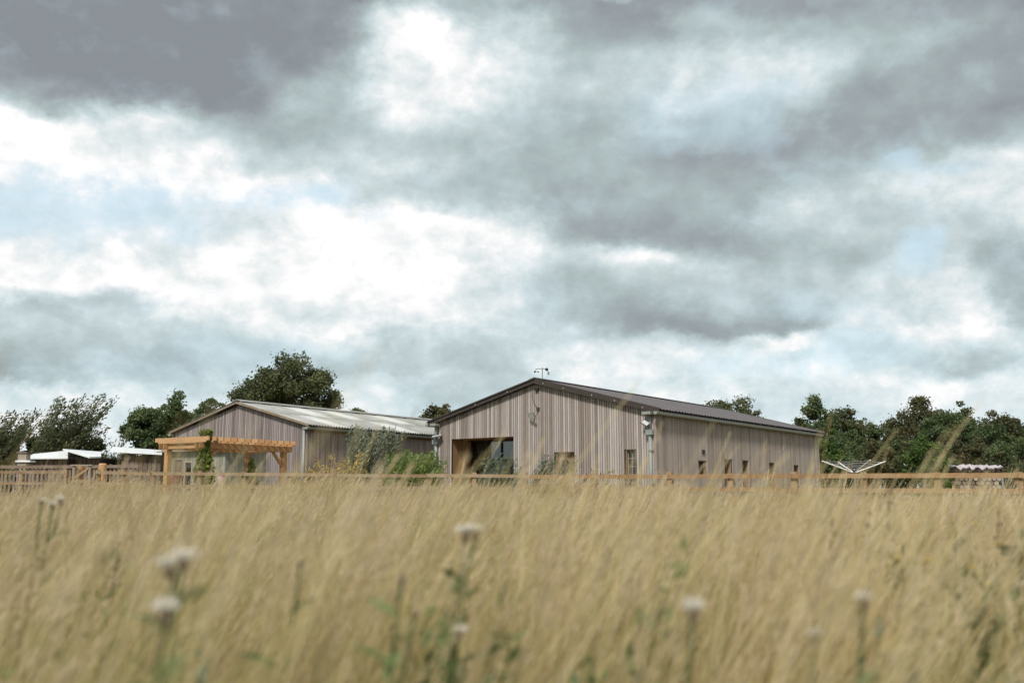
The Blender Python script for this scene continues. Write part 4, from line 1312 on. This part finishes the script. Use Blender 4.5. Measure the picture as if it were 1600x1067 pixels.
for i, (px, h, n) in enumerate([(470, 1.95, 9), (492, 1.9, 10), (515, 1.85, 20), (538, 2.0, 18), (458, 1.6, 7)]):
    shoots('goldenrod', gold_l[i], 'plant', g0(px, 29 + 0.3 * i), n, h, 0.3, 0.22, M['gold'], M['dry_stem'], 80 + i, 40, 0.09, 0.35, 'goldenrod in front of the old barn', 0.006, 0.3, 0.62, 0.5, ('plume', 'stem'))


def vine(label, x, y, z1, seed, n, r):
    c, s_ = math.cos(rzp), math.sin(rzp)
    loc = PG + Vector((c * x - s_ * y, s_ * x + c * y, 0))
    rng = np.random.default_rng(seed)
    t = thing('climbing_vine', label, 'plant', loc, 0, 'vines on the pergola')
    pts = [(0.12 * math.cos(k * 1.3), 0.12 * math.sin(k * 1.3), z1 * k / 12) for k in range(13)]
    MB().tube(pts, 0.012, 5, False).build('stem', M['bark'], t)
    a = rng.uniform(0, 2 * math.pi, n); z = z1 * rng.random(n) ** 0.75
    rr = r * (0.55 + 0.6 * rng.random(n)) * (0.75 + 0.35 * np.sin(z * 4.1 + seed))
    c_ = np.stack([rr * np.cos(a), rr * np.sin(a), z + 0.03 * rng.normal(size=n)], 1)
    V, F, T = leaves_at(c_, 0.35 + 0.4 * rng.random(n) + 0.15 * (np.cos(a) > 0.2), 0.10, rng, 0.8)
    obj('foliage', arrays_mesh('foliage', V, F, M['vine_leaf'], T), t)


vine('leafy vine climbing the near post of the pergola up over the rafters', 0.15, 0.26, 2.58, 90, 2300, 0.23)
vine('thinner yellow green vine on the back post of the pergola', PL - 0.2, PW - 0.45, 1.9, 91, 900, 0.15)

ROOM = [(at(px, 900, y).x, y) for px, y in ((286, 1.27), (258, 1.16), (730, 1.85), (1083, 1.22), (628, 1.45), (600, 1.4), (1350, 1.3), (1430, 2.7), (1540, 2.5), (180, 1.3), (880, 1.5), (690, 1.5), (1560, 1.8), (1260, 1.6))]

# ------------------------------------------------------------------ meadow grass
def tuft_mesh(idx, n_st, n_bl, hmean, hsd, rng, head=1.0, radius=0.13, wide=1.0):
    Vs, Fs, Ts, Us = [], [], [], []   # verts, faces, tone, height along the stalk
    off = 0

    def ribbon(pts, w, tone, up):
        nonlocal off
        k = len(pts)
        t = np.gradient(pts, axis=0)
        ang = rng.uniform(0, 2 * math.pi)
        sd_ = np.array([math.cos(ang), math.sin(ang), 0.15])
        s = np.cross(t, sd_); s /= np.linalg.norm(s, axis=1)[:, None] + 1e-9
        wv = np.asarray(w)[:, None]
        V = np.concatenate([pts - s * wv / 2, pts + s * wv / 2])
        F = np.array([[i, i + 1, k + i + 1, k + i] for i in range(k - 1)]) + off
        Vs.append(V); Fs.append(F); Ts.append(np.full(2 * k, tone)); Us.append(np.concatenate([up, up]))
        off += 2 * k
    for i in range(n_st):
        a = rng.uniform(0, 2 * math.pi); r = radius * math.sqrt(rng.random())
        h = max(0.2, rng.normal(hmean, hsd))
        lean = rng.normal(0.43, 0.12); ly = rng.normal(0, 0.10)
        s = np.linspace(0, 1, 7)
        x = r * math.cos(a) + lean * h * s ** 1.25
        y = r * math.sin(a) + ly * h * s ** 1.6
        z = h * (s - 0.06 * s ** 3)
        pts = np.stack([x, y, z], 1)
        tone = float(np.clip(rng.beta(2.2, 2.0), 0, 1))
        ribbon(pts, np.linspace(0.0032, 0.0016, 7) * wide, tone, s)
        if rng.random() < head:
            L = rng.uniform(0.10, 0.20)
            nsp = int(rng.integers(7, 12))
            d = pts[-1] - pts[-2]; d /= np.linalg.norm(d)
            wind = np.array([0.55, 0, 0.1])
            for k in range(nsp):
                q = k / nsp
                p0 = pts[-1] - d * L * (1 - q) * 0.9
                rd = rng.normal(size=3) * 0.26 + d * 1.5 + wind * 0.5
                rd /= np.linalg.norm(rd)
                l = rng.uniform(0.018, 0.042) * (1.15 - 0.6 * q)
                ribbon(np.stack([p0, p0 + rd * l * 0.55, p0 + rd * l]), np.array([0.0010, 0.0026, 0.0008]) * wide, tone, np.full(3, 2.0))
    for i in range(n_bl):
        a = rng.uniform(0, 2 * math.pi); r = radius * math.sqrt(rng.random())
        h = hmean * rng.uniform(0.45, 1.0)
        dirx, diry = rng.normal(0.45, 0.22), rng.normal(0, 0.2)
        s = np.linspace(0, 1, 6)
        x = r * math.cos(a) + dirx * h * s ** 1.4
        y = r * math.sin(a) + diry * h * s ** 1.5
        z = h * (s - 0.16 * s ** 3)
        ribbon(np.stack([x, y, z], 1), np.array([0.003, 0.0042, 0.0042, 0.0035, 0.0024, 0.0008]) * wide, float(rng.beta(2, 2.4)), s * 0.8)
    V = np.concatenate(Vs); F = np.concatenate(Fs)
    return arrays_mesh('grass_tuft', V, F, M['grass'], np.concatenate(Ts), np.concatenate(Us))


def meadow():
    rng = np.random.default_rng(5)
    tufts = []
    spec = [(13, 16, 0.60, 0.13, 0.55, 1.1)] * 4 + [(15, 12, 0.66, 0.13, 0.6, 1.1)] * 3 + [(6, 4, 0.92, 0.10, 0.8, 1.0)] + [(18, 14, 0.66, 0.12, 0.7, 1.7)] * 3 + [(8, 3, 0.90, 0.11, 0.9, 1.6)]
    for i, (a, b, h, sd_, hd, wd) in enumerate(spec):
        tufts.append(bpy.data.objects.new('grass_tuft', tuft_mesh(i, a, b, h, sd_, rng, hd, wide=wd)))
    P, ROT, SCL, VAR = [], [], [], []

    def zone(y0, y1, dens, margin, kinds, probs, sc):
        half = 0.56 * y1 + margin
        n = int(dens * (y1 - y0) * 2 * half)
        x = rng.uniform(-half, half, n); y = rng.uniform(y0, y1, n)
        keep = (np.abs(x) < 0.56 * y + margin) & (np.hypot(x, y) > 1.12)
        for tx, ty in ROOM:           # the grass stands thinner round the thistles
            near = np.hypot(x - tx, y - ty) < 0.13
            infront = (np.abs(x - tx * y / ty) < 0.075) & (y < ty) & (y > ty - 0.7)
            keep &= ~near & (~infront | (rng.random(n) < 0.35))
        # fall back in front of the fence line on the right
        fy = np.interp(x, [-20, -11.2, -9, 0.3, 3.6, 9.6, 14], [31, 27.1, 25.2, 24.8, 22.8, 19.0, 16.2])
        keep &= (y < fy - 0.15) | (rng.random(n) < 0.35)
        x, y = x[keep], y[keep]; n = len(x)
        patch = np.sin(x * 1.3 + 0.7 * y) * np.sin(y * 0.9 - 0.4 * x) * 0.08 + np.sin(x * 3.1 + 1) * np.sin(y * 2.3 + x) * 0.06
        sway = np.sin(x * 0.9 - 1.1 * y + 0.6) * 0.10 + np.sin(x * 2.7 + y * 1.9) * np.sin(y * 3.3 - x) * 0.16
        P.append(np.stack([x, y, np.zeros(n)], 1))
        ROT.append(np.stack([rng.normal(0, 0.07, n), rng.normal(0, 0.07, n) + sway, rng.normal(0, 0.5, n)], 1))
        SCL.append(sc * np.clip(1.0 + patch + rng.normal(0, 0.085, n) - 0.02, 0.7, 1.25))
        var = rng.choice(kinds, n, p=probs)
        if y0 > 10:      # taller, looser grass along the left and middle of the fence
            var[(rng.random(n) < 0.08) & (x < 3.5)] = 11
        VAR.append(var)
    near_k, near_p = list(range(8)), [0.165] * 4 + [0.110] * 3 + [0.010]
    mid_k, mid_p = list(range(8)), [0.16] * 4 + [0.116] * 3 + [0.012]
    far_k, far_p = [8, 9, 10, 11], [0.31, 0.31, 0.31, 0.07]
    zone(0.8, 2.6, 85, 0.9, near_k, near_p, 0.97)
    zone(2.6, 7.0, 66, 1.3, mid_k, mid_p, 0.97)
    zone(7.0, 14.0, 34, 2.0, far_k, far_p, 0.93)
    zone(14.0, 30.0, 17, 3.0, far_k, far_p, 0.97)
    # uncut strip along the foot of the fence, left and middle
    n = 900
    x = rng.uniform(-13, 3.4, n)
    y = np.interp(x, [-20, -11.2, -9, 0.3, 3.6], [31, 27.1, 25.2, 24.8, 22.8]) - 0.2 - 1.3 * rng.random(n)
    clump = 0.5 + 0.5 * np.sin(x * 1.7 + 0.5) * np.sin(x * 0.63 + 1.1)
    P.append(np.stack([x, y, np.zeros(n)], 1))
    ROT.append(np.stack([rng.normal(0, 0.07, n), rng.normal(0.08, 0.08, n), rng.normal(0, 0.4, n)], 1))
    SCL.append(1.22 + 0.48 * clump + rng.normal(0, 0.08, n))
    VAR.append(rng.choice([8, 9, 10], n))
    V = np.concatenate(P)
    me = bpy.data.meshes.new('dry_grass')
    me.vertices.add(len(V)); me.vertices.foreach_set('co', V.astype(np.float32).ravel())
    a = me.attributes.new('turn', 'FLOAT_VECTOR', 'POINT'); a.data.foreach_set('vector', np.concatenate(ROT).astype(np.float32).ravel())
    a = me.attributes.new('size', 'FLOAT', 'POINT'); a.data.foreach_set('value', np.concatenate(SCL).astype(np.float32))
    a = me.attributes.new('sort', 'INT', 'POINT'); a.data.foreach_set('value', np.concatenate(VAR).astype(np.int32))
    me.materials.append(M['grass'])
    o = bpy.data.objects.new('dry_grass', me); COL.objects.link(o)
    tag(o, 'dry straw coloured meadow grass leaning right in the wind', 'grass', None, 'stuff')
    ng = bpy.data.node_groups.new('meadow', 'GeometryNodeTree')
    ng.interface.new_socket('Geometry', in_out='INPUT', socket_type='NodeSocketGeometry')
    ng.interface.new_socket('Geometry', in_out='OUTPUT', socket_type='NodeSocketGeometry')
    gi = ng.nodes.new('NodeGroupInput'); go = ng.nodes.new('NodeGroupOutput')
    jn = ng.nodes.new('GeometryNodeJoinGeometry')
    for tf in tufts[::-1]:
        oi = ng.nodes.new('GeometryNodeObjectInfo'); oi.inputs['Object'].default_value = tf; oi.inputs['As Instance'].default_value = True
        ng.links.new(oi.outputs['Geometry'], jn.inputs[0])
    ip = ng.nodes.new('GeometryNodeInstanceOnPoints')
    ng.links.new(gi.outputs[0], ip.inputs['Points']); ng.links.new(jn.outputs[0], ip.inputs['Instance'])
    ip.inputs['Pick Instance'].default_value = True
    for nm, ty, sock in (('turn', 'FLOAT_VECTOR', 'Rotation'), ('size', 'FLOAT', 'Scale'), ('sort', 'INT', 'Instance Index')):
        na = ng.nodes.new('GeometryNodeInputNamedAttribute'); na.data_type = ty; na.inputs['Name'].default_value = nm
        ng.links.new(na.outputs['Attribute'], ip.inputs[sock])
    ng.links.new(ip.outputs[0], go.inputs[0])
    md = o.modifiers.new('meadow', 'NODES'); md.node_group = ng
    print('tufts', len(V))


meadow()


# ------------------------------------------------------------------ flowers and weeds standing in the meadow
def blade_leaf(L, w, lobes, rng, droop=0.3):
    """spiny lobed leaf lying along +x, arching down"""
    V, F = [], []
    n = lobes * 2 + 1
    for i in range(n + 1):
        s = i / n
        ww = w * math.sin(math.pi * min(1, s * 0.93 + 0.07)) * (1.0 if i % 2 else 0.38)
        z = L * (0.35 * s - droop * 2 * s * s * 0.5)
        V += [(L * s, -ww, z + 0.12 * ww), (L * s, 0, z), (L * s, ww, z + 0.12 * ww)]
    for i in range(n):
        a = i * 3
        F += [(a, a + 1, a + 4, a + 3), (a + 1, a + 2, a + 5, a + 4)]
    V = np.array(V); F = np.array(F)
    return arrays_mesh('leaf', V, F, M['thistle_leaf'], np.clip(0.45 + 0.2 * rng.normal() + 0.1 * rng.normal(size=len(V)), 0, 1))


def thistle(label, px, py, y, heads, seed, leafy=1.0, lean=0.08, r=0.019, down=True):
    """heads: list of (dx, dz) from the top point; the first is the top of the main stem"""
    rng = np.random.default_rng(seed)
    top = at(px, py, y)
    foot = Vector((top.x - lean * top.z, top.y, 0))
    t = thing('thistle', label, 'thistle', foot, 0, 'thistles in the meadow')
    tp = top - foot
    m = MB()
    m.tube([(0, 0, 0), (tp.x * 0.3, 0.01, tp.z * 0.5), tuple(tp)], [0.0045, 0.004, 0.0025], 6, False)
    for dx, dz in heads[1:]:
        e = tp + Vector((dx, rng.uniform(-0.03, 0.03), dz))
        a = Vector((tp.x * 0.5, 0, max(0.05, e.z - 0.16)))
        m.tube([tuple(a), tuple(a.lerp(e, 0.6) + Vector((dx * 0.2, 0, -0.02))), tuple(e)], [0.004, 0.003, 0.0025], 5, False)
    st_ = m.build('stem', M['thistle_leaf'], t)
    for k, (dx, dz) in enumerate(heads):
        c = tp + Vector((dx, 0, dz))
        b = MB().ball((0, 0, 0), r * 0.55, 9, 7, 1.3)
        h = b.build('flower_head', M['thistle_bulb'], t, True); h.location = c
        if not down: continue
        n = 150
        th = np.arccos(1 - rng.random(n) * 0.9); ph = rng.uniform(0, 2 * math.pi, n)
        d = np.stack([np.sin(th) * np.cos(ph), np.sin(th) * np.sin(ph), np.cos(th) * 0.75 + 0.1], 1)
        L = r * rng.uniform(0.9, 1.5, n)[:, None]
        base = np.array([0, 0, r * 0.55]) + d * r * 0.2
        sd_ = np.cross(d, rng.normal(size=(n, 3))); sd_ /= np.linalg.norm(sd_, axis=1)[:, None]
        w = r * 0.085
        V = np.stack([base - sd_ * w, base + sd_ * w, base + d * L], 1).reshape(-1, 3)
        obj('down', arrays_mesh('down', V, np.arange(3 * n).reshape(n, 3), M['fluff'], np.repeat(rng.random(n), 3)), h)
    nl = int(11 * leafy)
    for k in range(nl):
        s = 0.28 + 0.66 * (k + rng.random() * 0.6) / nl
        a = k * 2.4 + rng.normal() * 0.3
        L = 0.115 * (1.25 - 0.75 * s) * rng.uniform(0.8, 1.25)
        o = obj('leaf', blade_leaf(L, L * 0.24, 4, rng), t)
        o.location = (tp.x * s * (0.6 if s < .5 else s), 0, tp.z * s); o.rotation_euler = (rng.normal() * 0.25, -0.35, a)
    return t


thistle('tall thistle on the left with a wide flat white head', 286, 882, 1.27, [(0, 0), (-0.018, -0.008)], 101, 1.8, r=0.0135)
thistle('shorter leafy thistle below the wide white headed one on the left', 258, 964, 1.16, [(0, 0)], 102, 2.4, r=0.014)
thistle('tall thistle in the middle with two brown and white heads on top', 727, 838, 1.85, [(0, 0), (0.016, 0.002), (-0.012, -0.175)], 103, 2.0, r=0.014)
thistle('thistle with one round white seed head right of centre', 1083, 960, 1.22, [(0, 0)], 104, 0.5, r=0.0125)
thistle('thistle with a pale brown tufted head in the lower right', 1350, 942, 1.45, [(0, 0)], 105, 0.4, r=0.011)
thistle('low thistle with a small pale head left of the tufted one on the right', 1274, 998, 1.4, [(0, 0)], 106, 0.5, r=0.010)
thistle('pale headed thistle at the left edge just under the fence', 82, 792, 2.7, [(0, 0), (0.02, 0.014), (-0.03, 0.01)], 107, 0.9, r=0.011)
thistle('leafy thistle without an open head at the lower left corner of the middle', 628, 905, 1.55, [(0, 0), (0.02, -0.05)], 108, 1.4, r=0.010, down=False)
thistle('green thistle low in the grass left of the middle', 470, 880, 1.7, [(0, 0)], 109, 0.6, r=0.009, down=False)


def spike(label, px, py, y, h_spike, seed, leafy=0):
    """dock: upright stem with whorls of brown seeds"""
    rng = np.random.default_rng(seed)
    top = at(px, py, y)
    t = thing('dock', label, 'dock', (top.x - 0.06, top.y, 0), 0, 'docks in the meadow')
    tp = Vector((0.06, 0, top.z))
    MB().tube([(0, 0, 0), (0.02, 0, top.z * 0.5), tuple(tp)], [0.005, 0.004, 0.002], 5, False).build('stem', M['dry_stem'], t)
    cs, tn = [], []
    for w in np.linspace(0, 1, int(h_spike / 0.028)):
        z = top.z - h_spike * w
        k = int(rng.integers(6, 14) * (0.5 + 0.6 * w))
        for q in range(k):
            a = rng.uniform(0, 2 * math.pi); rr = (0.008 + 0.02 * w) * rng.uniform(0.4, 1.1)
            cs.append((0.06 * (z / top.z) ** 1.5 + rr * math.cos(a), rr * math.sin(a), z + rng.normal() * 0.006)); tn.append(0.25 + 0.3 * rng.random())
    V, F, T = leaves_at(np.array(cs), np.array(tn), 0.012, rng, 0.8)
    obj('seed_spike', arrays_mesh('seed_spike', V, F, M['dry_stem'], T), t)
    for k in range(leafy):
        L = rng.uniform(0.1, 0.18)
        o = obj('leaf', blade_leaf(L, L * 0.16, 2, rng), t); o.location = (0.02, 0, rng.uniform(0.3, 0.7) * top.z); o.rotation_euler = (0, -0.4, rng.uniform(0, 6.28))
    return t


spike('tallest brown dock spike standing right of centre under the fence', 1391, 764, 3.1, 0.19, 121)
spike('brown dock spike just left of the tallest one', 1362, 800, 2.9, 0.16, 122)
spike('thin dock spike among the ragwort at the right edge', 1560, 800, 3.4, 0.16, 123)
spike('short dock spike in the grass far left', 188, 850, 2.6, 0.12, 124)
spike('dock spike left of the ragwort with leaves at its foot', 1300, 812, 3.0, 0.14, 125, 2)
spike('dark dock spike leaning low in the left corner', 55, 880, 2.1, 0.14, 126, 2)


def ragwort(label, px, py, y, nfl, seed, bushy=6, r=0.010):
    rng = np.random.default_rng(seed)
    top = at(px, py, y)
    t = thing('ragwort', label, 'ragwort', (top.x - 0.05, top.y, 0), 0, 'ragwort in the meadow')
    tp = Vector((0.05, 0, top.z))
    m = MB(); m.tube([(0, 0, 0), (0.015, 0, tp.z * 0.5), tuple(tp)], [0.006, 0.005, 0.003], 5, False)
    pts = []
    for k in range(nfl):
        e = tp + Vector((rng.normal() * 0.03, rng.normal() * 0.03, -abs(rng.normal()) * 0.05))
        a = Vector((tp.x * 0.8, 0, e.z - 0.06))
        m.tube([tuple(a), tuple(e)], [0.0025, 0.0015], 4, False); pts.append(e)
    m.build('stem', M['thistle_leaf'], t)
    for e in pts:
        f = MB().ball((0, 0, 0), r * 0.45, 7, 4, 0.7)
        for q in range(9):
            a = 2 * math.pi * q / 9
            i = len(f.v)
            f.v += [(r * .35 * math.cos(a - .3), r * .35 * math.sin(a - .3), 0.001), (r * math.cos(a), r * math.sin(a), 0.002), (r * .35 * math.cos(a + .3), r * .35 * math.sin(a + .3), 0.001)]
            f.f.append((i, i + 1, i + 2))
        o = f.build('flower_head', M['yellow'], t); o.location = e; o.rotation_euler = (rng.normal() * 0.5, rng.normal() * 0.5, 0)
    for k in range(bushy * 2):
        s = 0.3 + 0.6 * rng.random()
        L = rng.uniform(0.06, 0.12)
        o = obj('leaf', blade_leaf(L, L * 0.3, 4, rng, 0.15), t); o.location = (tp.x * s, 0, tp.z * s); o.rotation_euler = (rng.normal() * 0.3, -0.6, rng.uniform(0, 6.28))
    return t


ragwort('ragwort with an orange yellow top nearest the right end of the fence', 1496, 812, 3.6, 9, 131)
ragwort('leafy ragwort right of the dock spikes with a few flowers', 1430, 868, 2.7, 8, 132, 9)
ragwort('nearly flowerless ragwort left of the leafy one', 1411, 848, 2.9, 3, 133, 9)
ragwort('dark leafy ragwort in the lower right with pale yellow flowers', 1540, 880, 2.5, 6, 134, 14)
ragwort('ragwort cut off by the right edge with bright flowers', 1597, 826, 3.0, 10, 135, 8)
ragwort('small ragwort with two flowers under the dark leafy one', 1508, 893, 2.4, 2, 136, 6)

# leafy green weeds low in the meadow
wl = ['blue green weed clump in the lower left corner', 'green weed clump low in the grass left of the middle thistle', 'tall thin green weeds right of the middle thistle', 'green weeds low right of the round white seed head',
      'dark weeds below the right hand ragwort', 'olive weed clump in the grass at the far left', 'fresh green shoots at the foot of the left thistles', 'green shoots behind the leafy thistle in the middle']
for i, (px, y, h, n) in enumerate([(180, 1.35, 0.58, 7), (620, 1.6, 0.66, 8), (880, 1.7, 0.68, 8), (1260, 1.8, 0.66, 6), (1555, 2.0, 0.72, 12), (70, 2.2, 0.70, 7), (285, 1.35, 0.58, 6), (700, 1.7, 0.64, 6)]):
    shoots('green_weed', wl[i], 'weeds', g0(px, y), n, h, 0.13, 0.14, M['thistle_leaf'] if i % 3 else M['weed_leaf'], M['thistle_leaf'], 140 + i, 14, 0.032, 0.4, 'green weeds in the meadow', 0.003, 0.3, 0.35, 0.35)
